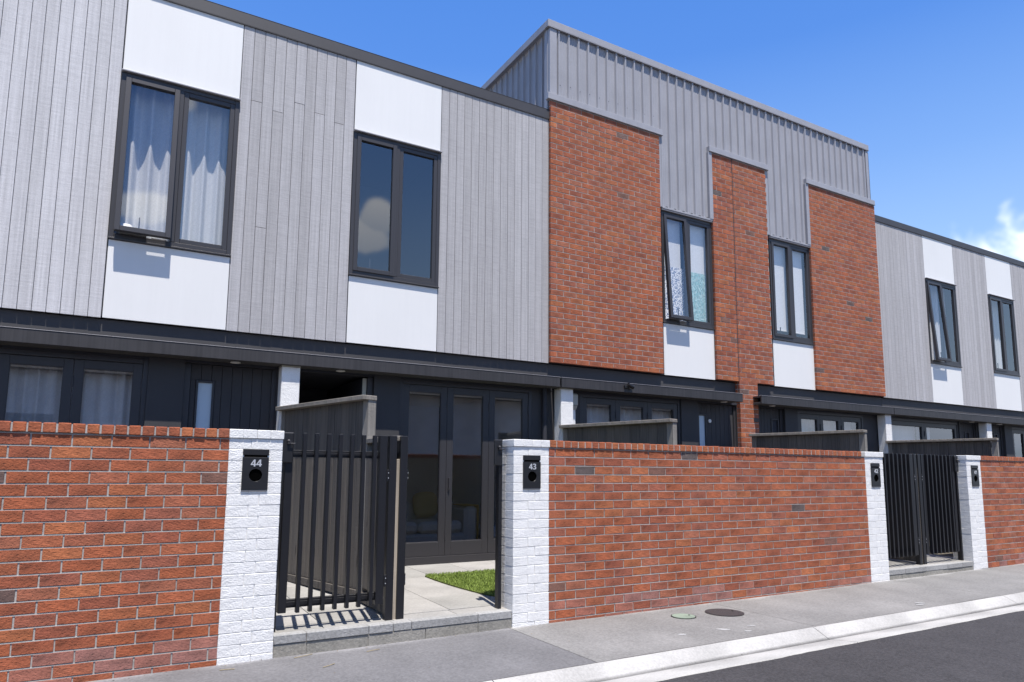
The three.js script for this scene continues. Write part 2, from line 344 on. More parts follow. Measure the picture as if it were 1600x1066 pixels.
// bed joints of a wall: a recess under each course and a struck strip of mortar along its foot
function beds(x0, x1, yTop, rows, zf, co = CO, gap) {
  const out = [];
  for (let r = 0; r < rows; r++) {
    const y = yTop - co * r - JN;
    for (let x = x0; x < x1 - .01;) { const e = Math.min(x + rr(.35, .8), x1); if (!(gap && x < gap && e > gap)) out.push(B(x, e - .0005, y - .001, y + .0046 + rr(-.0012, .0012), zf - .03, zf - .0012 + rr(-.0009, .0006), .0012)); x = e; }
  }
  return out;
}
function lay(t, list, zf, tonesUsed = M.brick, depth = .1) {
  const cam = camera.position;
  list.forEach((b) => { b.d = Math.hypot(b.x - cam.x, b.y - cam.y, zf - cam.z); });
  list.sort((a, b) => a.d - b.d);
  const rest = [];
  list.forEach((b, i) => {
    const low = zf > -.5 && b.y < .22 && R() < .55;
    const z = zf - depth / 2 + rr(-.0012, .0012), m = b.mat ?? (low ? M.brickPale[Math.floor(R() * 3)] : brickMat(tonesUsed)), g = brickGeo(b.len, b.h ?? BH, depth);
    if (i < 299) { const p = piece(t, 'brick', g, m, b.x, b.y + rr(-.0008, .0008), z); p.rotation.z = rr(-.003, .003); p.rotation.y = rr(-.004, .004); } else {
      const q = g.clone().translate(b.x, b.y, z), n = q.attributes.position.count, c = new Float32Array(n * 3), k = rr(.9, 1.08);
      for (let v = 0; v < n; v++) { c[v * 3] = m.color.r * k; c[v * 3 + 1] = m.color.g * k; c[v * 3 + 2] = m.color.b * k; }
      q.setAttribute('color', new THREE.BufferAttribute(c, 3)); rest.push(q);
    }
  });
  if (rest.length) {
    const b = BASE.get(t), m = mesh('brickwork', mergeGeometries(rest).translate(-b[0], -b[1], -b[2]), M.brickAll);
    m.userData.kind = 'stuff'; t.add(m);
  }
}

// ================================================================== ground
const SL = .0041, gy = (x) => SL * x;
const kz = (x) => 1.316 + .0022 * x;
// a sheet over x0..x1 with z running from za(x) to zb(x); tint(x, z) are vertex colours (dirt, patches)
function sheet(x0, x1, za, zb, nx, nz, yf, tint) {
  const pos = [], uv = [], col = [], idx = [];
  for (let i = 0; i <= nx; i++) for (let j = 0; j <= nz; j++) {
    const x = mix(x0, x1, i / nx), z = mix(za(x), zb(x), j / nz);
    pos.push(x, yf(x, z), z); uv.push(x, z); const c = tint(x, z); col.push(c, c, c);
  }
  for (let i = 0; i < nx; i++) for (let j = 0; j < nz; j++) { const a = i * (nz + 1) + j, b = a + nz + 1; idx.push(a, a + 1, b, b, a + 1, b + 1); }
  const g = new THREE.BufferGeometry();
  g.setAttribute('position', new THREE.Float32BufferAttribute(pos, 3)); g.setAttribute('uv', new THREE.Float32BufferAttribute(uv, 2)); g.setAttribute('color', new THREE.Float32BufferAttribute(col, 3));
  g.setIndex(idx); g.computeVertexNormals(); return g;
}
const patch = (x, z, s = 0) => .9 + (fbm(x / 40 + .5, z / 40 + .5, 40, 40, 4, 90 + s) - .5) * .28;
{
  const g = new THREE.PlaneGeometry(900, 900, 1, 1).rotateX(-Math.PI / 2).translate(0, -.5, 0);
  const m = mesh('ground', g, M.earth); m.userData.kind = 'structure'; scene.add(m);
  const road = mesh('road', sheet(-60, 60, () => 1.77, () => 9.2, 240, 16, (x) => gy(x) - .046, (x, z) => patch(x, z, 2) * (1 - .1 * sstep(2.6, 1.75, z))), M.road);
  road.userData.kind = 'structure'; scene.add(road);
  const far = mesh('pavement', sheet(-60, 60, () => 9.2, () => 12.4, 60, 4, (x) => gy(x) + .06, (x, z) => patch(x, z, 4)), M.pathLight);
  far.userData.kind = 'structure'; scene.add(far);
}
const footpath = struct('footpath');
{
  const dirt = (x, z) => 1 + .55 * sstep(.05 + .07 * vn(x * 5, 2, 64, 64, 9), .0, z) * (vn(x * 4, 1, 64, 64, 3) * .9 + .1) - .1 * sstep(.3, 0, kz(x) - z) * vn(x * 2, 5, 64, 64, 8);
  const add = (x0, x1, mat, s) => {
    const n = Math.ceil((x1 - x0) * 9);
    const m = mesh('paving_panel', sheet(x0 + .003, x1 - .003, () => -.35, (x) => kz(x) - .003, n, 40, (x, z) => gy(x) + (fbm(x / 16 + .5, z / 16 + .5, 16, 16, 3, 70) - .5) * .008, (x, z) => patch(x, z, s) * dirt(x, z)), mat);
    footpath.add(m);
  };
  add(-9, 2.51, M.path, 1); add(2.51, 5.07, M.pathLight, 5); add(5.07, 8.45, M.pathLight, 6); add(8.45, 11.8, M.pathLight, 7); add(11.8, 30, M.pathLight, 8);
  part(footpath, 'joint_filler', [sheet(-9, 30, () => -.35, (x) => kz(x) - .003, 60, 3, (x) => gy(x) - .012, () => .5)], M.earth);
  // dried splashes of white paint
  const spl = (x, z, a, b, turn) => {
    const s = new THREE.Shape(), n = 22;
    for (let i = 0; i < n; i++) { const t = i / n * 2 * Math.PI, k = .55 + .6 * vn(i * 1.3 + x * 9, z * 7, 64, 64, 4), px = Math.cos(t) * a * k, pz = Math.sin(t) * b * k; i ? s.lineTo(px, pz) : s.moveTo(px, pz); }
    const m = mesh('paint_mark', new THREE.ExtrudeGeometry(s, { depth: .001, bevelEnabled: false }).rotateX(-Math.PI / 2), M.splash);
    m.position.set(x, gy(x) + .0035, z); m.rotation.y = turn; footpath.add(m);
  };
  spl(4.2, 1.0, .07, .022, -.6); spl(3.72, .96, .045, .018, -.4); spl(4.34, 1.16, .04, .014, -.5); spl(7.1, 1.15, .06, .02, -.8); spl(7.0, 1.2, .05, .016, -.5); spl(4.55, 1.02, .05, .012, -.6);
}
const kerb = struct('kerb');
for (const [x0, x1] of [[-9, -5.3], [-5.3, -1.85], [-1.85, 1.6], [1.6, 5.0], [5.0, 8.45], [8.45, 11.9], [11.9, 15.3], [15.3, 24]]) {
  const prof = [[0, -.3], [0, 0], [.012, .002], [.03, -.002], [.15, -.059], [.166, -.067], [.183, -.075], [.2, -.071], [.215, -.069]], pos = [], uv = [], col = [], idx = [], n = Math.ceil((x1 - x0) * 12);
  let acc = 0; const len = prof.map((p, i) => { if (i) acc += Math.hypot(p[0] - prof[i - 1][0], p[1] - prof[i - 1][1]); return acc; });
  for (let i = 0; i <= n; i++) {
    const x = mix(x0 + .003, x1 - .003, i / n), k = kz(x);
    const w = (fbm(x / 10 + .5, .3, 40, 4, 3, 12) - .5);
    const pts = prof.map(([z, y]) => [k + z + w * .006, y + w * .003]); pts.push([1.785 + w * .03, -.04], [1.795 + w * .03, -.2]);
    pts.forEach(([z, y], j) => {
      pos.push(x, gy(x) + y, z); uv.push(x, j < len.length ? len[j] : acc + z - k);
      const grime = j === 6 ? .16 + .3 * fbm(x / 10 + .5, .7, 30, 4, 4, 33) : j === 5 || j === 7 ? .45 + .34 * fbm(x / 10 + .5, .7, 30, 4, 4, 33) : j > 7 ? 1 : 1.04;
      const d = grime * (.93 + .12 * (fbm(x / 10 + .5, j / 9, 20, 9, 3, 35) - .5)); col.push(d, d * .99, d * .975);
    });
  }
  const K = prof.length + 2;
  for (let i = 0; i < n; i++) for (let j = 0; j < K - 1; j++) { const a = i * K + j, b = a + K; idx.push(a, a + 1, b, b, a + 1, b + 1); }
  const g = new THREE.BufferGeometry();
  g.setAttribute('position', new THREE.Float32BufferAttribute(pos, 3)); g.setAttribute('uv', new THREE.Float32BufferAttribute(uv, 2)); g.setAttribute('color', new THREE.Float32BufferAttribute(col, 3)); g.setIndex(idx); g.computeVertexNormals();
  kerb.add(mesh('kerb_stone', g, M.kerb));
}
// yard behind the walls: slabs that fall gently away from the house
const yy = (z) => .166 + .021 * Math.max(0, -z - .1);
const yard = struct('yard', [0, 0, 0]);
{
  const gs = [0, 1, 2].map(() => cbox(.594, .05, .594, .003, .0006, R, R() * 3, R() * 3));
  for (let i = 0; i < 8; i++) for (let j = 0; j < 5; j++) {
    const x = .42 + .6 * i + .12, z = -.3 - .58 * j - .3; if (i > 7 || z < -3.1) continue;
    const g = cache[`s${(i * 3 + j) % 3}`] ??= cbox(.594, .05, .574, .003, .0006, R, R() * 3, R() * 3);
    const p = piece(yard, 'paving_slab', g, M.slab[Math.floor(R() * 4)], x, yy(z) - .025, z); p.rotation.x = .021;
  }
  for (let i = 0; i < 5; i++) { const g = cache[`f${i % 2}`] ??= cbox(.594, .05, .2, .003, .0006, R, R() * 3, R() * 3); piece(yard, 'paving_slab', g, M.slab[Math.floor(R() * 4)], .22 + .6 * i + .3, .166 - .0255, -.205); }
  for (let i = 0; i < 5; i++) { const g = cache[`f${i % 2}`]; piece(yard, 'paving_slab', g, M.slab[i % 4], 8.25 + .6 * i + .3, .166 - .0255, -.205); }
  const pl = (x0, x1) => sheet(x0, x1, () => -3.3, () => -.1, 20, 10, (x, z) => yy(z) - .018, () => 1);
  part(yard, 'bedding', [pl(-6, 24)], M.earth);
  for (const x0 of [8.4, 9.0, 9.6, 10.2]) for (let j = 0; j < 5; j++) { const z = -.3 - .58 * j - .3; if (z < -3.1) continue; const p = piece(yard, 'paving_slab', cache[`s${j % 3}`], M.slab[(j + x0) % 4 | 0] ?? M.slab[1], x0 + .3, yy(z) - .025, z); p.rotation.x = .021; }
}
// turf, a curved edge against the slabs
{
  const s = new THREE.Shape(); s.moveTo(2.53, 2.04); s.quadraticCurveTo(2.53, 1.3, 2.67, .72); s.lineTo(2.9, .3); s.lineTo(5.2, .3); s.lineTo(5.2, 2.04); s.closePath();
  const base = new THREE.ExtrudeGeometry(s, { depth: .012, bevelEnabled: false }).rotateX(-Math.PI / 2);
  const pos = base.attributes.position; for (let i = 0; i < pos.count; i++) pos.setY(i, pos.getY(i) + yy(pos.getZ(i)) + .003);
  const turfBase = mesh('turf', base, std([.09, .12, .02])); turfBase.userData.kind = 'structure'; scene.add(turfBase);
  const blade = new THREE.BufferGeometry();
  blade.setAttribute('position', new THREE.Float32BufferAttribute([-.0022, 0, 0, .0022, 0, 0, .001, .022, .006, -.0022, 0, 0, .001, .022, .006, -.0014, .02, .006], 3));
  blade.setAttribute('uv', new THREE.Float32BufferAttribute([0, 0, 1, 0, 1, 1, 0, 0, 1, 1, 0, 1], 2)); blade.computeVertexNormals();
  const N = 26000, im = new THREE.InstancedMesh(blade, std([1, 1, 1], { roughness: .7, side: THREE.DoubleSide }), N), q = new THREE.Object3D(), pts = s.getPoints(40), c = new THREE.Color();
  const inside = (x, y) => { let k = false; for (let i = 0, j = pts.length - 1; i < pts.length; j = i++) if ((pts[i].y > y) !== (pts[j].y > y) && x < (pts[j].x - pts[i].x) * (y - pts[i].y) / (pts[j].y - pts[i].y) + pts[i].x) k = !k; return k; };
  for (let i = 0; i < N;) {
    const x = rr(2.5, 3.9), z = rr(.28, 2.06); if (!inside(x, z)) continue;
    q.position.set(x, yy(-z) + .014, -z); q.rotation.set(rr(-.5, .5), rr(0, 6.28), rr(-.5, .5)); q.scale.setScalar(rr(.8, 1.7)); q.updateMatrix(); im.setMatrixAt(i, q.matrix);
    const k = rr(.6, 1.25); im.setColorAt(i, c.setRGB(.215 * k, .295 * k, .055 * k)); i++;
  }
  im.name = 'grass'; im.castShadow = im.receiveShadow = true; im.userData.kind = 'stuff'; tag(im, 'bright green artificial turf edging the pale slabs behind the open gateway', 'turf'); scene.add(im);
}
// threshold steps under the two gateways
function step(name, label, x0, x1, tops, lows) {
  const g0 = gy(x0) - .12, t = thing(name, label, 'step', [(x0 + x1) / 2, gy(x0), 0]);
  for (let i = 0; i < tops.length - 1; i++) part(t, 'coping_block', B(tops[i] + .002, tops[i + 1] - .002, .098, .167 + rr(-.001, .001), -.1, -.006 + rr(-.002, .002), .005), M.block[i % 3]);
  for (let i = 0; i < lows.length - 1; i++) part(t, 'step_block', B(lows[i] + .002, lows[i + 1] - .002, g0, .095, -.1, -.012 + rr(-.002, .002), .004), M.blockLow[i % 3]);
  part(t, 'mortar_bed', B(x0, x1, g0, .16, -.13, -.022), M.mortar);
}
step('threshold_step', 'concrete block step under the near open gateway', .402, 2.535, [.402, .655, 1.167, 1.38, 1.545, 2.183, 2.535], [.402, .66, 1.165, 1.675, 2.185, 2.535]);
step('threshold_step', 'concrete block step under the distant pair of gates', 8.41, 10.54, [8.41, 8.8, 9.3, 9.85, 10.25, 10.54], [8.41, 8.72, 9.23, 9.74, 10.25, 10.54]);

// ================================================================== garden walls and pillars
const WT = 1.75, CAPH = .068;
function gardenWall(label, x0, x1, starts) {
  const t = thing('garden_wall', label, 'wall', [(x0 + x1) / 2, gy((x0 + x1) / 2), -.1], 'red brick garden walls along the footpath');
  const list = bond(x0, x1, WT - CAPH, 20, starts, (a, b, y) => y < -.03 + gy(x0));
  lay(t, list, 0);
  part(t, 'mortar', [B(x0, x1, -.2, WT - CAPH, -.226, -.0058, .001), ...beds(x0, x1, WT - CAPH, 20, 0)], M.mortar);
  const n = Math.floor((x1 - x0) / CO); const off = x0 < -1 ? x1 - n * CO : x0 + .002;
  for (let i = 0; i < n; i++) { const g = cache[`cap${i % 6}`] ??= cbox(.076, CAPH - .002, .25, .004, .0016, R, R() * 3, R() * 3); const p = piece(t, 'cap_brick', g, M.brick[Math.floor(R() * 8)], off + CO * (i + .5), WT - CAPH / 2 + rr(-.0015, .0015), -.1125 + rr(-.0015, .0015)); p.rotation.y = rr(-.01, .01); }
  part(t, 'cap_mortar', B(x0, x1, WT - CAPH + .001, WT - .007, -.23, .007, .001), M.mortar);
}
gardenWall('red brick garden wall left of the pillar numbered 44, nearest in view', -2.9, -.001, [.19, .07]);
gardenWall('long red brick garden wall between the pillars numbered 43 and 42', 2.938, 8.007, [.07, .19]);
gardenWall('red brick garden wall right of the pillar numbered 41, cut by the picture edge', 10.945, 15.6, [.1, .22]);
const font = await new FontLoader().loadAsync('fonts/droid/droid_sans_bold.typeface.json');
function pillar(num, x0, label, boxLabel) {
  const w = .4005, t = thing('brick_pillar', label, 'pillar', [x0 + w / 2, gy(x0), -.14]);
  for (let r = 0; r < 20; r++) {
    const y = WT - CAPH - CO * r - JN / 2 - BH / 2; if (y < gy(x0) - .06) break;
    const s = r % 2 ? .2365 : .159;
    for (const [a, b, za, zb] of [[0, s, -.144, .002], [s + .004, w, -.144, .002], [0, s - .03, -.29, -.148], [s - .026, w, -.29, -.148]]) {
      const g = cache[`p${(b - a).toFixed(3)}${(zb - za).toFixed(3)}${Math.floor(R() * 3)}`] ??= cbox(b - a, BH + .0072, zb - za, .0034, .0012, R, R() * 3, R() * 3);
      const p = piece(t, 'brick', g, M.white, x0 + (a + b) / 2, y, (za + zb) / 2 + rr(-.001, .001)); p.rotation.z = rr(-.004, .004);
    }
  }
  part(t, 'mortar', B(x0 + .006, x0 + w - .006, gy(x0) - .1, WT - CAPH, -.284, -.004, .003), M.white);
  for (let i = 0; i < 4; i++) { const g = cache[`pc${i}`] ??= cbox(.1012, CAPH, .315, .004, .0008, R, R() * 3, R() * 3); piece(t, 'cap_brick', g, M.white, x0 - .004 + .1025 * (i + .5), WT - CAPH / 2, -.1435); }
  // letterbox plate set into the pillar
  const lx = x0 + .092 + (x0 > 8 ? .012 : .0), W = .194, y0 = 1.287, y1 = 1.6, L = thing('letterbox', boxLabel, 'letterbox', [lx + .01, y0, .003]);
  const sh = new THREE.Shape(); sh.moveTo(0, 0); sh.lineTo(W, 0); sh.lineTo(W, .249); sh.lineTo(0, .249); sh.closePath();
  const hole = new THREE.Path(); hole.absarc(W / 2 + .003, .111, .05, 0, Math.PI * 2, true); sh.holes.push(hole);
  const plate = new THREE.ExtrudeGeometry(sh, { depth: .008, bevelEnabled: true, bevelSize: .0012, bevelThickness: .0012, bevelSegments: 1, curveSegments: 40 }).translate(lx + .01, y0, .0055);
  part(L, 'plate', plate, M.box);
  part(L, 'lid', B(lx + .009, lx + .011 + W, y0 + .266, y1, .003, .0135, .003), M.box);
  part(L, 'slot', B(lx + .02, lx + W, y0 + .2485, y0 + .2665, .003, .0095, .0005), M.black);
  part(L, 'newspaper_hole', [rodZ(.052, lx + .01 + W / 2 + .003, y0 + .111, .0025, .0042, 40)], M.black);
  part(L, 'bottom_lip', B(lx + .009, lx + .011 + W, y0 - .012, y0 - .0015, .003, .0125, .002), std([.2, .2, .205], { roughness: .4, metalness: .3 }));
  const tg = new TextGeometry(num, { font, size: .0545, depth: .003, curveSegments: 6, bevelEnabled: false }); tg.computeBoundingBox();
  const bb = tg.boundingBox; part(L, 'house_number', tg.translate(lx + .01 + W / 2 + .004 - (bb.max.x + bb.min.x) / 2, y0 + .1775 - bb.min.y, .0152), M.silver);
}
pillar('44', 0, 'white painted brick pillar left of the near gate, nearest in view', 'largest black letterbox plate reading 44, on the pillar left of the near gate');
pillar('43', 2.5365, 'white painted brick pillar right of the near open gateway', 'black letterbox plate reading 43 on the pillar right of the near gateway');
pillar('42', 8.008, 'white painted brick pillar left of the distant pair of gates', 'black letterbox plate reading 42 at the far end of the long brick wall');
pillar('41', 10.5435, 'farthest white painted brick pillar, right of the distant pair of gates', 'farthest and smallest black letterbox plate, reading 41');

// ================================================================== gates
const ZG = -.14;
// leaf in its own axes: x from 0 (hinge stile) to w, built in the world and then turned about its hinge
function gate(label, xh, dir, open, latchX, closerOnPillar) {
  const t = thing('metal_gate', label, 'gate', [xh, .166, ZG]); t.rotation.y = 0;
  const leafMeshes = [];
  const w = .895, X = (a) => dir * a, leaf = (name, g, m = M.gate) => { const q = mesh(name, g, m); leafMeshes.push(q); return q; };
  const LB = (a, b, y0, y1, z0, z1, bev = .0025) => B(Math.min(X(a), X(b)), Math.max(X(a), X(b)), y0 - .166, y1 - .166, z0, z1, bev);
  leaf('stile', LB(.022, .092, .305, 1.748, -.055, .004));
  leaf('stile', LB(w - .062, w, .305, 1.748, -.055, .004));
  for (const [a, b] of [[1.548, 1.605], [.338, .405]]) { leaf('rail', LB(.094, w - .064, a, b, -.058, -.024)); leaf('rail_lip', LB(.094, w - .064, a + .019, b - .019, -.0235, -.018, .001)); }
  const g0 = LB(-.002, .0275, .303, 1.746, -.0165, .03);
  for (let i = 0; i < 7; i++) { const p = leaf('picket', g0); p.position.x = dir * (w - .062 - .0735 - .101 * i - .0255 * (dir > 0 ? 1 : 1)); if (dir < 0) p.position.x += 0; }
  for (const y of [.5, 1.4]) { leaf('hinge', cbox(.018, .1, .012, .003).translate(X(.012), y - .166, .004)); for (const q of [-.022, .022]) leaf('hinge_bolt', rodZ(.0042, X(.008), y - .166 + q, .004, .0125, 10), M.silver); }
  for (const y of [.36, .385, 1.565, 1.588]) leaf('screw', rodZ(.0035, X(.14), y - .166, -.02, -.0155, 8), M.steel);
  for (const q of leafMeshes) { const p = q.position.clone().applyAxisAngle(new THREE.Vector3(0, 1, 0), open); q.position.copy(p); q.rotation.y = open; t.add(q); }
  // post that the leaf hangs from, and the closing post at the pillar
  part(t, 'post', B(xh - dir * .0 - (dir > 0 ? .068 : 0), xh + (dir < 0 ? .068 : 0), .1, 1.75, ZG - .06, ZG + .005, .003), M.gate);
  part(t, 'closing_post', B(latchX - .006, latchX + .03, .13, 1.75, ZG - .06, ZG + .005, .003), M.gate);
  const lx = latchX + (dir > 0 ? -.03 : .05);
  part(t, 'latch_box', B(lx - .04, lx + .045, 1.5, 1.745, ZG + .006, ZG + .034, .006), M.box);
  part(t, 'latch_handle', [rodZ(.012, lx + .01, 1.665, ZG + .03, ZG + .055, 14), plain(new THREE.CylinderGeometry(.005, .005, .06, 10).rotateZ(Math.PI / 2).translate(lx + .025, 1.655, ZG + .05)), plain(new THREE.SphereGeometry(.014, 14, 10).translate(lx + .005, 1.675, ZG + .045))], M.frame);
}
gate('closed black steel picket gate nearest in view, casting bar shadows on the pale slabs', 1.349, -1, 0, .412);
gate('black steel picket gate swung wide open inwards beside the near closed gate', 1.52, 1, 1.54, 2.462);
gate('far black steel picket gate, the left leaf of the distant pair', 9.39, -1, 0, 8.42);
gate('far black steel picket gate, the right leaf of the distant pair', 9.56, 1, 0, 10.51);

// ================================================================== timber fences between the yards
function fence(label, k, h) {
  // tall part from the house column to the middle of the yard, then a low part to the gate posts
  const A = [1.434 + k, -.96], C = [1.0 + k, -2.72], len = Math.hypot(A[0] - C[0], A[1] - C[1]), ang = Math.atan2(A[0] - C[0], A[1] - C[1]);
  const t = thing('timber_fence', label, 'fence', [C[0], .2, C[1]]); t.rotation.y = ang;
  // own axes: z runs from the house (0) to the street (len); x = 0 is the middle of the boards; y from .2
  const add = (n, g, m) => { const q = mesh(n, Array.isArray(g) ? merge(g) : g, m); t.add(q); return q; };
  const T = h - .2, nb = 12, bw = (len - .12) / nb, gl = [0, 1, 2].map(() => cbox(.022, T - .13, bw - .003, .002, .0006, R, R() * 3, R() * 3));
  for (let i = 0; i < nb; i++) { const q = add('board', gl[i % 3], M.fence[Math.floor(R() * 5)]); q.position.set(-.028 + rr(-.0015, .0015), (T - .13) / 2 + .1, .06 + bw * (i + .5)); }
  add('cap', cbox(.165, .045, len + .1, .005, .001, R, .3, .2).translate(-.036, T - .008, len / 2), M.fenceCap);
  add('post', B(-.05, .045, -.2, T - .03, len - .055, len + .04, .004), M.fencePost);
  add('post', B(-.05, .045, -.2, T - .03, -.03, .055, .004), M.fenceCap);
  add('rail', B(-.016, .03, T - .16, T - .07, .06, len - .06, .003), M.fence[1]);
  add('bottom_rail', B(-.062, .02, .02, .095, .02, len - .02, .003), M.fence[3]);
  // low part, turned back square to the street
  const q0 = new THREE.Group(); q0.name = 'low_panel'; q0.position.set(0, 0, len); q0.rotation.y = -ang; t.add(q0);
  const addl = (n, g, m) => { const q = mesh(n, g, m); q0.add(q); return q; };
  const Ll = .76, n2 = 5, b2 = Ll / n2, gh = cbox(.022, 1.3, b2 - .003, .002, .0006, R, R() * 3, R() * 3);
  for (let i = 0; i < n2; i++) addl('board', gh, M.fence[Math.floor(R() * 5)]).position.set(-.028 + rr(-.0015, .0015), .78, .03 + b2 * (i + .5));
  addl('cap', cbox(.1, .045, Ll, .004, .001, R, .1, .7).translate(0, 1.53, Ll / 2 + .03), M.fenceCap);
  addl('bottom_rail', B(-.058, .02, .0, .09, .03, Ll, .003), M.fence[3]);
  addl('post', B(-.016, .018, -.15, 1.345, Ll - .03, Ll + .045, .002), M.pine);
}
fence('tall weathered timber fence rising behind the gate numbered 44', 0, 2.17);
fence('weathered timber fence showing above the left half of the long brick wall', 4.03, 2.12);
fence('weathered timber fence from the brick pier to the gates beside the pillar numbered 42', 8.05, 2.13);
fence('weathered timber fence farthest right, behind the pillar numbered 41', 12.08, 2.13);

// ================================================================== houses
const ZH = -2.9, YB = 3.07, YT = 6.95;
function holed(x0, x1, y0, y1, holes, z0, z1) {
  const s = new THREE.Shape(); s.moveTo(x0, y0); s.lineTo(x1, y0); s.lineTo(x1, y1); s.lineTo(x0, y1); s.closePath();
  for (const [a, b, c, d] of holes) { const p = new THREE.Path(); p.moveTo(a, c); p.lineTo(a, d); p.lineTo(b, d); p.lineTo(b, c); p.closePath(); s.holes.push(p); }
  return new THREE.ExtrudeGeometry(s, { depth: z1 - z0, bevelEnabled: false }).translate(0, 0, z0);
}
function bars(x0, x1, y0, y1, w, z0, z1, b = .003) { return merge([B(x0, x0 + w, y0, y1, z0, z1, b), B(x1 - w, x1, y0, y1, z0, z1, b), B(x0 + w + .0005, x1 - w - .0005, y0, y0 + w, z0, z1, b), B(x0 + w + .0005, x1 - w - .0005, y1 - w, y1, z0, z1, b)]); }
// two-light window; left light hung from its top and pushed out by `out` metres at the bottom
function windowUnit(t, x0, x1, out = 0, zf = -2.888) {
  const y0 = 3.982, y1 = 5.928, xm = (x0 + x1) / 2 - .005, w = sub(t, 'window', [x0, y1, zf]);
  part(w, 'frame', [bars(x0, x1, y0, y1, .05, zf - .085, zf), B(xm - .024, xm + .024, y0 + .051, y1 - .051, zf - .085, zf + .002)], M.frame);
  part(w, 'head_flashing', B(x0 - .004, x1 + .004, y1 + .002, y1 + .02, zf - .06, zf + .036, .004), M.zincDark);
  part(w, 'sill', B(x0 - .004, x1 + .004, y0 - .022, y0 - .002, zf - .06, zf + .016, .004), M.frame);
  // fixed light on the right
  part(w, 'sash', bars(xm + .026, x1 - .051, y0 + .051, y1 - .051, .052, zf - .07, zf - .006), M.frame);
  part(w, 'pane', new THREE.PlaneGeometry(x1 - xm - .17, y1 - y0 - .2).translate((xm + .026 + x1 - .051) / 2, (y0 + y1) / 2, zf - .036), M.glass);
  // opening light on the left
  const a = xm - .026, h = y1 - y0 - .094, L = -Math.asin(out / h);
  const lb = x0 + .047 - x0, la = a + .004 - x0;
  const s = mesh('sash', bars(lb, la, -h, 0, .056, -.05, .014), M.frame), p = mesh('pane', new THREE.PlaneGeometry(la - lb - .1, h - .1).translate((la + lb) / 2, -h / 2, -.02), M.glass);
  const hd = mesh('handle', merge([cbox(.012, .14, .02, .003).translate((lb + la) / 2 - .04, -h + .13, -.04)]), M.frameDark);
  for (const q of [s, p, hd]) { q.position.set(0, -.047, 0); q.rotation.x = L; w.add(q); }
  if (out) part(w, 'stay', [B(x0 + .1, x0 + .37, y0 + .054, y0 + .062, zf - .045, zf + .055, .002), B(x0 + .42, a - .03, y0 + .056, y0 + .066, zf - .05, zf - .01, .002)], M.steel);
  return { x0, x1, xm };
}
const NEARROOM = [];
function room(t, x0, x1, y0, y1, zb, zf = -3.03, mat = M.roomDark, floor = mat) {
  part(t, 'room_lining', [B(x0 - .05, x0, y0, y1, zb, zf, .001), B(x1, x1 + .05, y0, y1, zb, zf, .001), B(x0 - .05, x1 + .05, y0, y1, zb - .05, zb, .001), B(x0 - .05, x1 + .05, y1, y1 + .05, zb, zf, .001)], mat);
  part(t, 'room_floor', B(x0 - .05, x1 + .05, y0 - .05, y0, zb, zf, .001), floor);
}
// vertical boards between x0 and x1, some made of two lengths
function boards(t, x0, x1, pitch, cuts = true, pale = false, y0 = YB, y1 = YT) {
  const n = Math.max(1, Math.round((x1 - x0 - .02) / pitch)), w = (x1 - x0) / n;
  for (let i = 0; i < n; i++) {
    const a = x0 + w * i, b = a + w - .0046, m = () => M.clad[pale ? 6 + Math.floor(R() * 3) : Math.floor(R() * 6)], z = rr(-.0012, .0012);
    const cut = cuts && i % 2 === 1 ? 5.9 + ((i * .37) % 1) * .25 : cuts && i % 5 === 2 ? 4.3 + ((i * .61) % 1) * .4 : 0;
    for (const [p, q] of cut ? [[y0, cut - .002], [cut + .002, y1]] : [[y0, y1]]) {
      const g = cbox(b - a, q - p, .018, .003, 0, NOJ, R() * 5, R() * 5).translate(0, 0, 0);
      piece(t, 'cladding_board', g, m(), (a + b) / 2, (p + q) / 2, ZH - .009 + z);
    }
  }
}
function panel(t, x0, x1, y0, y1) { part(t, 'white_panel', B(x0 + .006, x1 - .006, y0, y1, ZH - .014, ZH - .001, .003), M.whiteFlat); }
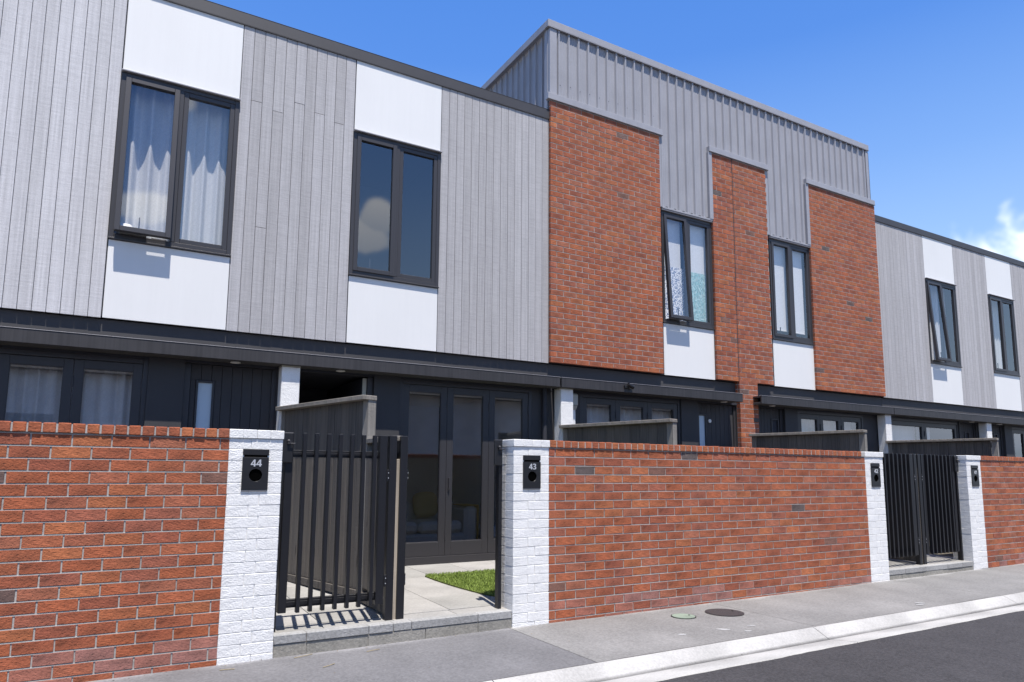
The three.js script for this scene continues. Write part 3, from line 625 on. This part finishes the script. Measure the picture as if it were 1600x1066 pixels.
// ground floor of one dwelling: s runs from the entry side b in direction d
function dwelling(t, b, d, o = {}) {
  const { n = 3, s0 = 1.46, s1 = 3.52, slit = .9, open = false, entry = [.12, 1.1], pale = false } = o;
  const X = (s) => b + d * s, ZD = -2.94, P = (s0_, s1_, y0, y1, z0, z1, bv) => B(Math.min(X(s0_), X(s1_)), Math.max(X(s0_), X(s1_)), y0, y1, z0, z1, bv);
  const DH = 2.69, SB = .225;
  // wall pieces between the openings
  part(t, 'wall_panel', [P(entry[1], s0, .15, DH, -3.1, -2.905)], M.groundWall);
  part(t, 'wall_panel', [P(s1, 4.06, .15, DH, -3.1, -2.93)], M.groundWall);
  part(t, 'wall_panel', [P(0, entry[0], .15, DH, -3.1, -2.93)], M.groundWall);
  part(t, 'door_head', [P(0, 4.06, DH - .03, DH + .012, -3.12, -2.925)], M.wallDark);
  part(t, 'plinth', [P(0, 4.06, .02, SB - .004, -3.1, -2.925)], M.groundWall);
  // glazed folding doors
  const fr = sub(t, 'folding_door', [X(s0), SB, ZD]);
  part(fr, 'frame', [P(s0, s0 + .05, SB, DH - .03, ZD - .1, ZD + .012), P(s1 - .05, s1, SB, DH - .03, ZD - .1, ZD + .012), P(s0 + .051, s1 - .051, DH - .085, DH - .031, ZD - .1, ZD + .012), P(s0 + .051, s1 - .051, SB, SB + .1, ZD - .1, ZD + .014)], M.frameDark);
  const lw = (s1 - s0 - .1) / n;
  for (let i = 0; i < n; i++) {
    const a = Math.min(X(s0 + .05 + lw * i), X(s0 + .05 + lw * (i + 1))) + .002, c = a + lw - .004, y0 = SB + .104, y1 = DH - .09, f = .088, yb = y0 + .18;
    part(fr, 'leaf', [B(a, a + f, y0, y1, ZD - .05, ZD), B(c - f, c, y0, y1, ZD - .05, ZD), B(a + f + .0005, c - f - .0005, y1 - f, y1, ZD - .05, ZD), B(a + f + .0005, c - f - .0005, y0, yb, ZD - .05, ZD)], M.frameDark);
    part(fr, 'pane', new THREE.PlaneGeometry(c - a - 2 * f + .01, y1 - f - yb + .01).translate((a + c) / 2, (y1 - f + yb) / 2, ZD - .03), M.glassGround);
    part(fr, 'bead', bars(a + f - .001, c - f + .001, yb, y1 - f, .008, ZD - .028, ZD - .004, .001), M.frameDark);
    if (i === 1 || n === 2) part(fr, 'handle', [B(a + .03, a + .046, 1.2, 1.36, ZD, ZD + .03, .003), B(a + .025, a + .05, 1.18, 1.22, ZD, ZD + .012, .002)], M.frame);
    for (const [p, q] of [[2.3, 2.42], [.55, .65]]) part(fr, 'hinge', rodY(.008, c + .002, p, q, ZD + .006, 8), M.frameDark);
  }
  // entrance
  if (!open) {
    const dr = sub(t, 'entrance_door', [X(entry[1]), SB, -3.0]), e0 = entry[0], e1 = entry[1], y1 = DH - .035;
    part(dr, 'frame', [P(e1 - .07, e1, SB, y1, -3.06, -2.96), P(e0, e0 + .05, SB, y1, -3.06, -2.96)], M.frameDark);
    const bw = (e1 - e0 - .12) / 8;
    for (let i = 0; i < 8; i++) {
      const a = e0 + .05 + bw * i, c = a + bw - .004, hit = a < slit + .1035 && c > slit - .1035;
      const sa = slit - .1035, sb = slit + .1035, L = [];
      if (hit) { L.push(P(a, c, 2.4735, y1, -3.03, -2.985), P(a, c, SB, .9465, -3.03, -2.985)); if (sa - a > .006) L.push(P(a, sa, .947, 2.473, -3.03, -2.985)); if (c - sb > .006) L.push(P(sb, c, .947, 2.473, -3.03, -2.985)); } else L.push(P(a, c, SB, y1, -3.03, -2.985));
      part(dr, 'board', L, M.groundWall);
    }
    part(dr, 'backing', [P(e0 + .05, slit - .09, SB, y1, -3.04, -3.02), P(slit + .09, e1 - .07, SB, y1, -3.04, -3.02)], M.wallDark);
    part(dr, 'glazing_bead', bars(Math.min(X(slit - .1), X(slit + .1)), Math.max(X(slit - .1), X(slit + .1)), .95, 2.47, .024, -3.03, -2.972), M.frameDark);
    part(dr, 'frosted_pane', P(slit - .078, slit + .078, .974, 2.446, -3.01, -3.0, .001), o.darkSlit ? M.wallDark : M.frost);
    part(dr, 'handle', [P(e0 + .12, e0 + .135, 1.15, 1.4, -2.985, -2.94, .004)], M.steel);
  } else {
    const dr = sub(t, 'entrance_door', [X(entry[1]), SB, -3.0]);
    part(dr, 'frame', [P(entry[1] - .075, entry[1], SB, DH - .035, -3.08, -2.955)], M.frameDark);
    part(dr, 'leaf', [P(entry[1] - .135, entry[1] - .08, SB, DH - .05, -3.85, -2.985)], M.wallDark);
    part(dr, 'leaf_edge', [P(entry[1] - .134, entry[1] - .081, SB, DH - .051, -2.984, -2.972)], M.beige, 'pale edge of the open door leaf');
    part(dr, 'hall_lining', [P(.1, .14, SB, DH, -5, -3.1), P(1.06, 1.1, SB, DH, -5, -3.86), P(.1, 1.1, SB, DH, -5.05, -5), P(.1, 1.1, DH - .005, DH + .03, -5, -3.12), P(.1, 1.1, SB - .03, SB, -5, -3.1)], M.wallDark);
  }
  // rooms
  const a = Math.min(X(s0 + .02), X(s1 - .02)), c = Math.max(X(s0 + .02), X(s1 - .02));
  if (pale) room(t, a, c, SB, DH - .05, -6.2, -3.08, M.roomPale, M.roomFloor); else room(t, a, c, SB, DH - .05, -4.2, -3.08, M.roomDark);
  const dl = sub(t, 'downlight', [X(.62), 2.688, -2.795]);
  part(dl, 'trim', [plain(new THREE.CylinderGeometry(.055, .058, .01, 28).translate(X(.62), 2.683, -2.795))], M.lampDisc);
  part(dl, 'lens', [plain(new THREE.CylinderGeometry(.04, .04, .004, 24).translate(X(.62), 2.6765, -2.795))], M.whiteFlat);
}
function column(t, x0, x1) {
  const c = sub(t, 'column', [(x0 + x1) / 2, .15, -2.8]);
  part(c, 'shaft', B(x0, x1, .1, 2.672, -2.912, -2.73, .006), M.white);
  part(c, 'cap_strip', B(x0 - .002, x1 + .002, 2.673, 2.689, -2.912, -2.728, .002), M.beige);
}
function canopy(t, x0, x1) {
  part(t, 'canopy_fascia', B(x0, x1, 2.69, 2.832, -2.69, -2.66, .004), M.fascia);
  part(t, 'canopy_edge', B(x0, x1, 2.833, 2.838, -2.72, -2.655, .0015), M.zincDark);
  part(t, 'canopy_roof', B(x0, x1, 2.80, 2.832, -2.949, -2.691, .002), M.fascia);
  part(t, 'soffit', B(x0, x1, 2.691, 2.72, -2.949, -2.691, .002), M.soffit);
}
function curtain(name, label, x0, x1, y0, y1, z, folds, amp, mat, seed = 0, group) {
  const nx = Math.ceil((x1 - x0) * 90), ny = 14, g = new THREE.PlaneGeometry(x1 - x0, y1 - y0, nx, ny), p = g.attributes.position, uv = g.attributes.uv;
  for (let i = 0; i < p.count; i++) {
    const u = p.getX(i) / (x1 - x0) + .5, v = p.getY(i) / (y1 - y0) + .5;
    const ph = u * folds * 2 * Math.PI + 5 * vn(u * folds * .45, seed, 64, 64, 2) + seed;
    p.setZ(i, amp * (Math.sin(ph) * (.35 + 1.0 * vn(u * folds * .8, seed + 3, 64, 64, 5)) + .2 * Math.sin(ph * 2.3 + v * .8)) * (.75 + .25 * (1 - v)));
    uv.setXY(i, u * (x1 - x0) * 1.5, v * (y1 - y0));
  }
  g.computeVertexNormals();
  const m = mesh(numbered(name), g, mat); m.position.set((x0 + x1) / 2, (y0 + y1) / 2, z); scene.add(m);
  return tag(m, label, 'curtain', group);
}

// ---- left house: timber clad, two dwellings
const WL = [[-.965, .3], [1.735, 3.0]];
{
  const t = thing('townhouse', 'left two-storey townhouse clad in grey vertical timber with white panels above and below its windows', 'house', [1.03, .1, -2.9]);
  const x0 = -4.2, x1 = 4.842;
  part(t, 'wall', holed(x0, x1, YB + .03, YT + .05, WL.map(([a, b]) => [a + .02, b - .02, 4.0, 5.91]), -3.02, -2.919), M.wallDark);
  part(t, 'side_wall', [B(x0, x0 + .1, .1, 6.9, -9, -3.1), B(x1 - .11, x1 - .01, .1, 6.9, -9, -3.13), B(x0, x1 - .01, .1, 6.9, -9.1, -9.001)], M.render);
  part(t, 'band', B(x0, x1, 2.70, YB - .004, -3.05, -2.95, .001), M.band);
  part(t, 'roof', B(x0, x1, 6.88, 6.94, -9.1, -3.03), M.roofTile);
  part(t, 'floor_slab', B(x0, x1 - .01, 2.75, 3.0, -9, -3.06), M.wallDark);
  boards(t, -3.6, -.968, .124, false, true); boards(t, .302, 1.733, .1302); boards(t, 3.002, 4.834, .1222, false);
  for (const [a, b] of WL) { panel(t, a, b, YB + .004, 3.958); panel(t, a, b, 5.951, YT + .02); }
  part(t, 'parapet_flashing', [B(x0, x1 - .004, 6.955, 7.105, -2.95, -2.886, .004), B(x0, x1 - .004, 6.946, 6.954, -2.9, -2.884, .002)], M.parapet);
  part(t, 'parapet_top', B(x0, x1 - .004, 7.106, 7.112, -3.2, -2.884, .002), M.parapet);
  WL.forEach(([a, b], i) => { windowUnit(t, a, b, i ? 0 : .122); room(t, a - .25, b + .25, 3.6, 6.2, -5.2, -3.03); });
  canopy(t, x0, 4.88); dwelling(t, 1.03, -1, { s0: 1.508, s1: 3.56, entry: [.12, 1.14], slit: .907 }); dwelling(t, 1.03, 1, { open: true, pale: true });
  column(t, .925, 1.14);
  part(t, 'downpipe', [rodY(.034, 4.75, .15, 2.69, -2.885, 20), plain(new THREE.TorusGeometry(.037, .006, 8, 20).rotateX(Math.PI / 2).translate(4.75, 2.2, -2.885))], M.wallDark);
}
// ---- brick house with a metal upper storey
{
  const t = thing('townhouse', 'red brick townhouse with a ribbed grey metal top storey, taller than its neighbours', 'house', [9.05, .1, -2.9]);
  const x0 = 4.835, x1 = 13.255, ZB = -2.85, W = [[7.135, 8.325], [9.86, 11.05]];
  part(t, 'wall', holed(x0, x1, YB + .01, 8.5, W.map(([a, b]) => [a + .03, b - .03, 4.0, 5.91]), -3.02, -2.915), M.wallDark);
  part(t, 'band', B(x0 + .01, x1, 2.70, YB - .004, -3.05, -2.95, .001), M.band);
  part(t, 'side_wall', [B(x0 + .05, x0 + .15, .1, 8.5, -9, -3.05), B(x1 - .15, x1 - .05, .1, 8.5, -9, -3.05), B(x0 + .05, x1 - .05, .1, 8.5, -9.1, -9.001)], M.wallDark);
  part(t, 'roof', B(x0 + .05, x1 - .1, 8.45, 8.55, -9, -2.95), M.zincDark);
  // brick panels
  const bp = [[4.835, 7.08], [8.33, 9.78], [11.03, 13.255]];
  const all = [];
  for (const [a, b] of bp) {
    const mid = a === 8.33, st = mid ? [.23, .11] : [.11, .23];
    for (const q of bond(a, b, 7.255, 48, st, null, .0869)) {
      if (mid && q.x - q.len / 2 < 8.861 && q.x + q.len / 2 > 8.861) {        // split at the movement joint
        const l = q.x - q.len / 2, r = q.x + q.len / 2;
        if (8.851 - l > .03) all.push({ x: (l + 8.851) / 2, y: q.y, len: 8.851 - l }); if (r - 8.871 > .03) all.push({ x: (r + 8.871) / 2, y: q.y, len: r - 8.871 });
      } else all.push(q);
    }
  }
  for (const q of bond(8.867, 9.335, YB + .055, 30, [.23, .11])) all.push(q);
  for (const q of all) { if (q.x > 8.87 && q.x < 9.8 && R() < .45) q.mat = M.brick[[6, 9, 11, 4][Math.floor(R() * 4)]]; }
  lay(t, all, ZB, M.brick, .05);
  part(t, 'mortar', [...bp.flatMap(([a, b]) => beds(a + .004, b - .004, 7.255, 48, ZB, .0869, 8.861)), ...beds(8.871, 9.331, YB + .055, 30, ZB), ...bp.map(([a, b]) => B(a + .003, b - .003, 3.1, 7.26, -2.914, ZB - .005, .001)), B(8.87, 9.332, .1, 3.094, -2.949, ZB - .005, .001)], M.mortar);
  part(t, 'movement_joint', B(8.852, 8.87, 3.09, 7.26, -2.87, ZB - .002, .0005), M.foam);
  part(t, 'brick_underside', bp.map(([a, b]) => B(a + .004, b - .004, 3.086, 3.0995, -2.914, ZB - .004, .001)), M.brick[5]);
  // pier returns
  for (let r = 0; r < 29; r++) { const g = cache.pier ??= cbox(.05, BH, .09, .003, .001, R, .2, .4); for (const x of [8.894, 9.309]) piece(t, 'brick', g, M.brick[r * 5 % 12], x, YB + .055 - CO * r - JN - BH / 2, -2.949); }
  part(t, 'number_plate', B(9.2, 9.32, 2.375, 2.445, ZB - .001, ZB + .008, .002), M.box);
  // flashings on top of the brick panels and trims beside them
  for (const [a, b] of bp) {
    part(t, 'brick_flashing', [B(a - .06, b + (b > 13 ? .0 : .07), 7.268, 7.368, -2.905, -2.826, .004), B(a - .064, b + (b > 13 ? .004 : .074), 7.262, 7.2675, -2.905, -2.822, .001)], M.zinc);
    if (a > 5) part(t, 'corner_trim', [B(a - .075, a + .012, 5.985, 7.261, -2.914, -2.843, .003)], M.zinc);
    if (b < 13) part(t, 'edge_trim', B(b + .002, b + .085, 5.985, 7.261, -2.914, -2.872, .002), M.zinc);
  }
  // ribbed sheet: one profile pushed upwards
  const ribbed = (len, h) => {
    const p = 0.1952, s = new THREE.Shape(), pts = [];
    for (let x = .03; x < len - .16; x += p) pts.push([x, 0], [x + .046, 0], [x + .05, .0035], [x + .058, .0035], [x + .062, 0], [x + .09, 0], [x + .094, .0035], [x + .102, .0035], [x + .106, 0], [x + .141, 0], [x + .152, .034], [x + .176, .034], [x + .189, 0]);
    s.moveTo(0, 0); for (const [x, y] of pts) s.lineTo(x, y); s.lineTo(len, 0); s.lineTo(len, -.004); s.lineTo(0, -.004); s.closePath();
    return plain(new THREE.ExtrudeGeometry(s, { depth: h, bevelEnabled: false }).rotateX(-Math.PI / 2));    // x along the wall, y up, profile towards -z
  };
  const fs = ribbed(8.28, 2.52).scale(-1, 1, -1).translate(x1 - .05, 5.99, -2.9); fs.computeVertexNormals();
  { // scale(-1,1,-1) is a half turn, so normals turn with it
    part(t, 'ribbed_cladding', fs, M.zinc);
  }
  const ss = ribbed(5.9, 1.75).rotateY(Math.PI / 2).translate(x0 + .045, 6.75, -2.95); ss.computeVertexNormals();
  part(t, 'side_cladding', ss, M.zinc);
  part(t, 'corner_flashing', [B(4.832, 4.965, 7.37, 8.5, -2.93, -2.868, .003), B(4.825, 4.86, 6.9, 8.5, -3.02, -2.931, .003)], M.zinc);
  part(t, 'end_flashing', B(13.08, 13.168, 7.37, 8.5, -2.93, -2.868, .003), M.zinc);
  part(t, 'parapet_cap', [B(4.79, 13.185, 8.515, 8.63, -2.93, -2.851, .005), B(4.786, 13.19, 8.502, 8.514, -2.88, -2.848, .001), B(4.79, 4.87, 8.515, 8.63, -9, -2.931, .005), B(4.786, 4.85, 8.502, 8.514, -9, -2.95, .001)], M.zinc);
  const scr = [], foam = [];
  for (let i = 0; i < 42; i++) { const x = 13.205 - .03 - .1952 * (i + 1) + .066; if (x < 5.0) break; const b = bp.find(([a, c]) => x > a - .1 && x < c + .1); const y = b ? 7.6 + .012 * Math.sin(i * 9) : 6.95 + .01 * Math.sin(i * 5); scr.push(rodZ(.008, x, y, -2.9, -2.891, 8)); }
  const sp = part(t, 'screw', scr, M.foam); sp.userData.kind = 'stuff';
  W.forEach(([a, b], i) => {
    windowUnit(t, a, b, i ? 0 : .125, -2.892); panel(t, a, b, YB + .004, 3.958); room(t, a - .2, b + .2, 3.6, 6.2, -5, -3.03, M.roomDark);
    part(t, 'window_head_trim', [B(a, b, 5.955, 5.988, -2.91, -2.85, .003)], M.zinc);
    for (let x = a + .09; x < b - .1; x += .1952) foam.push(B(x, x + .045, 5.989, 6.01, -2.889, -2.868, .002));
  });
  part(t, 'closure_foam', foam, M.foam).userData.kind = 'stuff';
  canopy(t, 4.905, 8.725); canopy(t, 9.2, 13.2);
  dwelling(t, 9.02, -1, { s0: 1.52, s1: 3.6, entry: [.16, 1.14], slit: .965 }); dwelling(t, 9.02, 1, { slit: .9, darkSlit: true, entry: [.32, 1.1] });
  column(t, 4.94, 5.16); column(t, 13.0, 13.2);
  part(t, 'sensor_lamp', [B(6.07, 6.16, 2.755, 2.8, -2.66, -2.63, .004), plain(new THREE.CylinderGeometry(.028, .035, .11, 18).rotateZ(1.2).translate(6.17, 2.79, -2.615))], M.box);
  part(t, 'door_sensor', [rodZ(.032, 8.235, 2.355, -2.985, -2.97, 20)], M.whiteFlat);
  part(t, 'rainwater_pipe', [rodY(.045, 5.235, .15, 2.43, -2.86, 20)], M.whiteFlat);
  part(t, 'rain_head', [B(5.16, 5.31, 2.44, 2.63, -2.92, -2.8, .02), plain(new THREE.CylinderGeometry(.075, .05, .06, 20).translate(5.235, 2.41, -2.86))], M.beige);
}
// ---- right house: timber clad again
const WR = [[15.13, 16.395], [17.88, 19.135]];
{
  const t = thing('townhouse', 'right two-storey townhouse clad in grey vertical timber, cut by the right picture edge', 'house', [17.1, .1, -2.9]);
  const x0 = 13.262, x1 = 23;
  part(t, 'wall', holed(x0, x1, YB + .03, YT + .05, WR.map(([a, b]) => [a + .02, b - .02, 4.0, 5.91]), -3.02, -2.919), M.wallDark);
  part(t, 'side_wall', [B(x0 + .01, x0 + .1, .1, 6.9, -9, -3.13), B(x1 - .11, x1, .1, 6.9, -9, -3.1), B(x0, x1, .1, 6.9, -9.1, -9.001)], M.render);
  part(t, 'band', B(x0, x1, 2.70, YB - .004, -3.05, -2.95, .001), M.band);
  part(t, 'roof', B(x0, x1, 6.88, 6.94, -9.1, -3.03), M.roofTile);
  part(t, 'floor_slab', B(x0, x1, 2.75, 3.0, -9, -3.06), M.wallDark);
  boards(t, 13.268, 15.128, .131, false); boards(t, 16.4, 17.878, .131, false); boards(t, 19.14, 21.6, .131, false);
  for (const [a, b] of WR) { panel(t, a, b, YB + .004, 3.958); panel(t, a, b, 5.951, YT + .02); }
  part(t, 'parapet_flashing', [B(x0 + .004, x1, 6.955, 7.09, -2.95, -2.886, .004), B(x0 + .004, x1, 6.946, 6.954, -2.9, -2.884, .002)], M.parapet);
  WR.forEach(([a, b], i) => { windowUnit(t, a, b, i ? 0 : .125); room(t, a - .25, b + .25, 3.6, 6.2, -5.2, -3.03); });
  canopy(t, 13.215, x1); dwelling(t, 17.08, -1, { n: 2, s0: .95, s1: 3.7, entry: [.16, .92], slit: .5, darkSlit: true }); dwelling(t, 17.08, 1, { n: 3, slit: .8, darkSlit: true });
  column(t, 16.98, 17.2);
}

// ================================================================== things seen behind the glass
curtain('curtain', 'sheer white curtain behind the large upper left window, sunlit along its lower half', -.98, .32, 3.9, 6.0, -3.13, 7, .05, M.sheer, 1);
curtain('curtain', 'grey-blue drawn curtain behind the glass doors left of the pillar numbered 44', -2.6, -.5, .3, 2.62, -3.12, 15, .035, M.drape, 4);
curtain('curtain', 'pale curtain drawn behind the three glass doors above the long brick wall', 5.4, 7.5, .3, 2.62, -3.14, 15, .035, M.drape, 7);
curtain('curtain', 'pale curtain drawn behind the glass doors right of the brick pier', 10.5, 12.5, .3, 2.62, -3.16, 12, .03, M.drape, 9);
curtain('curtain', 'pale curtain in the far right house behind the half open upper window', 15.1, 16.42, 3.9, 6.0, -3.16, 9, .035, M.sheer, 3);
curtain('curtain', 'pale curtain gathered in the farthest upper window, cut by the picture edge', 18.1, 19.1, 3.9, 6.0, -3.2, 9, .04, M.sheer, 6);
curtain('curtain', 'pale flat curtain behind the left wide glass door of the right house', 13.4, 14.7, .3, 2.62, -3.12, 5, .012, M.drape, 2);
curtain('curtain', 'short pale curtain at the left end of the right wide glass door', 14.75, 15.3, .3, 2.62, -3.12, 4, .02, M.drape, 5);
function blind(label, x0, x1, y0, y1, z) {
  const t = thing('roller_blind', label, 'blind', [(x0 + x1) / 2, y1, z]);
  part(t, 'cloth', B(x0, x1, y0, y1, z - .002, z, .0005), M.blind); part(t, 'bottom_bar', B(x0, x1, y0 - .025, y0 - .0005, z - .008, z + .006, .003), M.whiteFlat); part(t, 'roller', rodX(.022, x0, x1, y1 + .022, z - .01, 16), M.whiteFlat);
}
blind('white roller blind in the left light of the brick house window that stands open', 7.17, 7.66, 4.03, 5.86, -3.005);
blind('white roller blind in the right light of the brick house window that stands open', 7.76, 8.3, 4.03, 5.86, -3.005);
blind('white roller blind in the left light of the right brick house window', 9.88, 10.43, 4.2, 5.86, -3.0);
blind('white roller blind in the right light of the right brick house window', 10.48, 10.93, 4.2, 5.86, -3.0);
{
  const a = mesh('window_film', B(7.18, 7.72, 4.05, 5.0, -2.993, -2.99, .0005), M.dotFilm); scene.add(tag(a, 'white dotted privacy film on the lower left of the open brick house window', 'window film'));
  const b = mesh('window_film_001', B(7.79, 8.27, 4.05, 4.98, -2.993, -2.99, .0005), M.mosaic); scene.add(tag(b, 'teal mosaic privacy film on the lower right of the open brick house window', 'window film'));
}
{ // bowls on the sill of the open upper left window
  const pr = [[0, 0], [.05, 0], [.085, .05], [.09, .09], [.084, .09], [.078, .055], [.04, .012], [0, .01]].map(([x, y]) => new THREE.Vector2(x, y));
  for (const [i, lab] of [[0, 'white bowl standing on the sill of the open upper left window'], [1, 'white bowl turned over on top of another bowl on the upper left sill']]) {
    const m = mesh(numbered('bowl'), new THREE.LatheGeometry(pr, 28), M.whiteFlat); m.position.set(-.80, i ? 4.19 : 4.005, -3.03); if (i) m.rotation.x = Math.PI; scene.add(tag(m, lab, 'bowl'));
  }
}
{ // living room of the dwelling with the open gateway
  const sofa = thing('sofa', 'grey two-seat fabric sofa seen through the folding glass doors', 'sofa', [3.35, .225, -4.35]);
  part(sofa, 'base', B(2.3, 4.2, .27, .52, -4.9, -4.0, .04), M.sofa);
  part(sofa, 'seat_cushion', B(2.52, 3.25, .525, .70, -4.7, -3.98, .05), M.sofa); part(sofa, 'seat_cushion', B(3.26, 3.98, .525, .70, -4.7, -3.98, .05), M.sofa);
  part(sofa, 'backrest', B(2.3, 4.2, .53, 1.0, -5.0, -4.72, .06), M.sofa);
  part(sofa, 'armrest', B(4.0, 4.22, .3, .92, -4.9, -3.96, .05), M.sofa); part(sofa, 'armrest', B(2.28, 2.5, .3, .92, -4.9, -3.96, .05), M.sofa);
  for (const x of [2.4, 4.1]) part(sofa, 'leg', [rodY(.02, x, .226, .27, -4.05)], M.black);
  const pillow = (n, lab, m, x, y, z, ry) => { const g = new THREE.SphereGeometry(.24, 28, 20), p = g.attributes.position; for (let i = 0; i < p.count; i++) { const a = p.getX(i) / .24, b = p.getY(i) / .24, c = p.getZ(i) / .24, f = (v) => Math.sign(v) * Math.abs(v) ** .55; p.setXYZ(i, f(a) * .2, f(b) * .2, c * .09); } g.computeVertexNormals(); const q = mesh(numbered(n), g, m); q.position.set(x, y, z); q.rotation.set(-.3, ry, 0); scene.add(tag(q, lab, 'cushion')); };
  pillow('cushion', 'mustard patterned cushion leaning on the sofa back', M.cushion, 3.6, .93, -4.58, -.2);
  const throwC = mesh('throw_blanket', merge([B(4.225, 4.24, .35, .94, -4.4, -3.97, .004), B(3.99, 4.24, .925, .94, -4.4, -3.97, .004)]), M.mustard); scene.add(tag(throwC, 'mustard throw hung over the arm of the sofa', 'blanket'));
  const ft = thing('side_chair', 'pale seat beside the sofa at the right end of the glass doors', 'chair', [4.62, .225, -3.95]);
  part(ft, 'seat', B(4.32, 4.9, .42, .62, -4.3, -3.7, .05), M.linen); part(ft, 'backrest', B(4.78, 4.95, .6, 1.0, -4.3, -3.7, .05), M.mustard);
  for (const [x, z] of [[4.37, -3.75], [4.85, -3.75], [4.37, -4.25], [4.85, -4.25]]) part(ft, 'leg', [rodY(.015, x, .226, .43, z)], M.pine);
}
// ================================================================== small things on the footpath
function lid(name, label, x, z, r, mat) {
  const t = thing(name, label, name === 'manhole_cover' ? 'manhole cover' : 'service lid', [x, gy(x), z]);
  part(t, 'ring', [plain(new THREE.RingGeometry(r * .93, r, 48).rotateX(-Math.PI / 2).translate(x, gy(x) + .0075, z))], M.iron);
  part(t, 'cover', [plain(new THREE.CylinderGeometry(r * .92, r * .92, .02, 48).translate(x, gy(x) - .001, z))], mat);
  part(t, 'lifting_key', [plain(new THREE.CylinderGeometry(.012, .012, .004, 12).translate(x + r * .6, gy(x) + .0095, z))], M.black);
}
lid('manhole_cover', 'dark round cast iron manhole cover set in the footpath', 4.79, .46, .195, M.iron);
lid('service_lid', 'small pale green round service lid beside the dark manhole cover', 4.285, .395, .125, M.greenLid);
{
  const tw = (x, z, a, l, lab) => { const c = new THREE.CatmullRomCurve3([new THREE.Vector3(-l / 2, .003, 0), new THREE.Vector3(0, .008, l * .1), new THREE.Vector3(l / 2, .003, -.004)]); const m = mesh(numbered('dry_twig'), new THREE.TubeGeometry(c, 8, .0028, 5), M.twig); m.position.set(x, gy(x) + .001, z); m.rotation.y = a; scene.add(tag(m, lab, 'twig', 'dry twigs lying on the footpath')); };
  const L = 'short dry twig lying right against the foot of the near step';
  tw(.62, .06, .3, .16, L); tw(.05, .17, -.2, .1, 'dry twig lying at the foot of the nearest white pillar'); tw(.72, .42, .5, .12, 'dry twig lying farthest from the step on the dark footpath'); tw(1.15, .16, .2, .12, 'dry twig lying in front of the middle of the near step');
}
{
  const g = new THREE.BufferGeometry();
  g.setAttribute('position', new THREE.Float32BufferAttribute([-.006, 0, 0, 0, .001, .003, .006, .0015, 0, -.006, 0, 0, .006, .0015, 0, .001, .0005, -.003], 3)); g.setAttribute('uv', new THREE.Float32BufferAttribute([0, 0, 1, 0, 1, 1, 0, 0, 1, 1, 0, 1], 2)); g.computeVertexNormals();
  const N = 420, im = new THREE.InstancedMesh(g, std([1, 1, 1], { side: THREE.DoubleSide }), N), q = new THREE.Object3D(), c = new THREE.Color();
  for (let i = 0; i < N; i++) {
    const x = rr(-1.5, 13), k = R(), y0 = gy(x); let z, y;
    if (k < .35) { z = rr(.01, .07); y = y0 + .004; } else if (k < .75) { z = kz(x) + rr(.155, .2); y = y0 - .067; } else { z = rr(.1, 1.1); y = y0 + .004; }
    q.position.set(x, y, z); q.rotation.set(rr(-.2, .2), rr(0, 6.3), rr(-.2, .2)); q.scale.setScalar(rr(.4, 1.5)); q.updateMatrix(); im.setMatrixAt(i, q.matrix);
    const t = R(); im.setColorAt(i, t < .3 ? c.setRGB(.06, .05, .04) : t < .8 ? c.setRGB(.2, .15, .08) : c.setRGB(.34, .30, .2));
  }
  im.name = 'leaf_litter'; im.userData.kind = 'stuff'; scene.add(tag(im, 'tiny scattered leaf flakes and grit on the footpath and in the gutter', 'litter'));
}
// ================================================================== the house across the street, which the glass doors mirror
{
  const t = thing('opposite_house', 'pale rendered house across the street, seen only mirrored in the glass doors', 'house', [6, 0, 16]);
  part(t, 'wall', holed(-14, 30, 0, 4.6, [[5.2, 6.6, 2.6, 3.8], [14, 16, 1.4, 3.2], [-4, -2.4, 1.4, 3.2]], 15, 15.3), M.render);
  part(t, 'window', [bars(5.2, 6.6, 2.6, 3.8, .07, 14.98, 15.1), bars(14, 16, 1.4, 3.2, .07, 14.98, 15.1), bars(-4, -2.4, 1.4, 3.2, .07, 14.98, 15.1)], M.frame);
  part(t, 'room', [B(5, 7, 2.4, 4, 15.6, 15.7), B(13.8, 16.2, 1.2, 3.4, 15.6, 15.7), B(-4.2, -2.2, 1.2, 3.4, 15.6, 15.7)], M.roomDark);
  part(t, 'side_wall', [B(-14, -13.8, 0, 4.6, 15.31, 23), B(29.8, 30, 0, 4.6, 15.31, 23), B(-14, 30, 0, 4.6, 23.01, 23.2)], M.render);
  const rf = new THREE.Shape(); rf.moveTo(14.5, 4.6); rf.lineTo(19.1, 6.2); rf.lineTo(23.7, 4.6); rf.closePath();
  part(t, 'roof', new THREE.ExtrudeGeometry(rf, { depth: 45, bevelEnabled: false }).rotateY(-Math.PI / 2).translate(30.5, 0, 0), M.roofTile);
}

scene.traverse((o) => { if (o.isMesh) { o.castShadow = true; o.receiveShadow = true; } });
renderer.render(scene, camera);
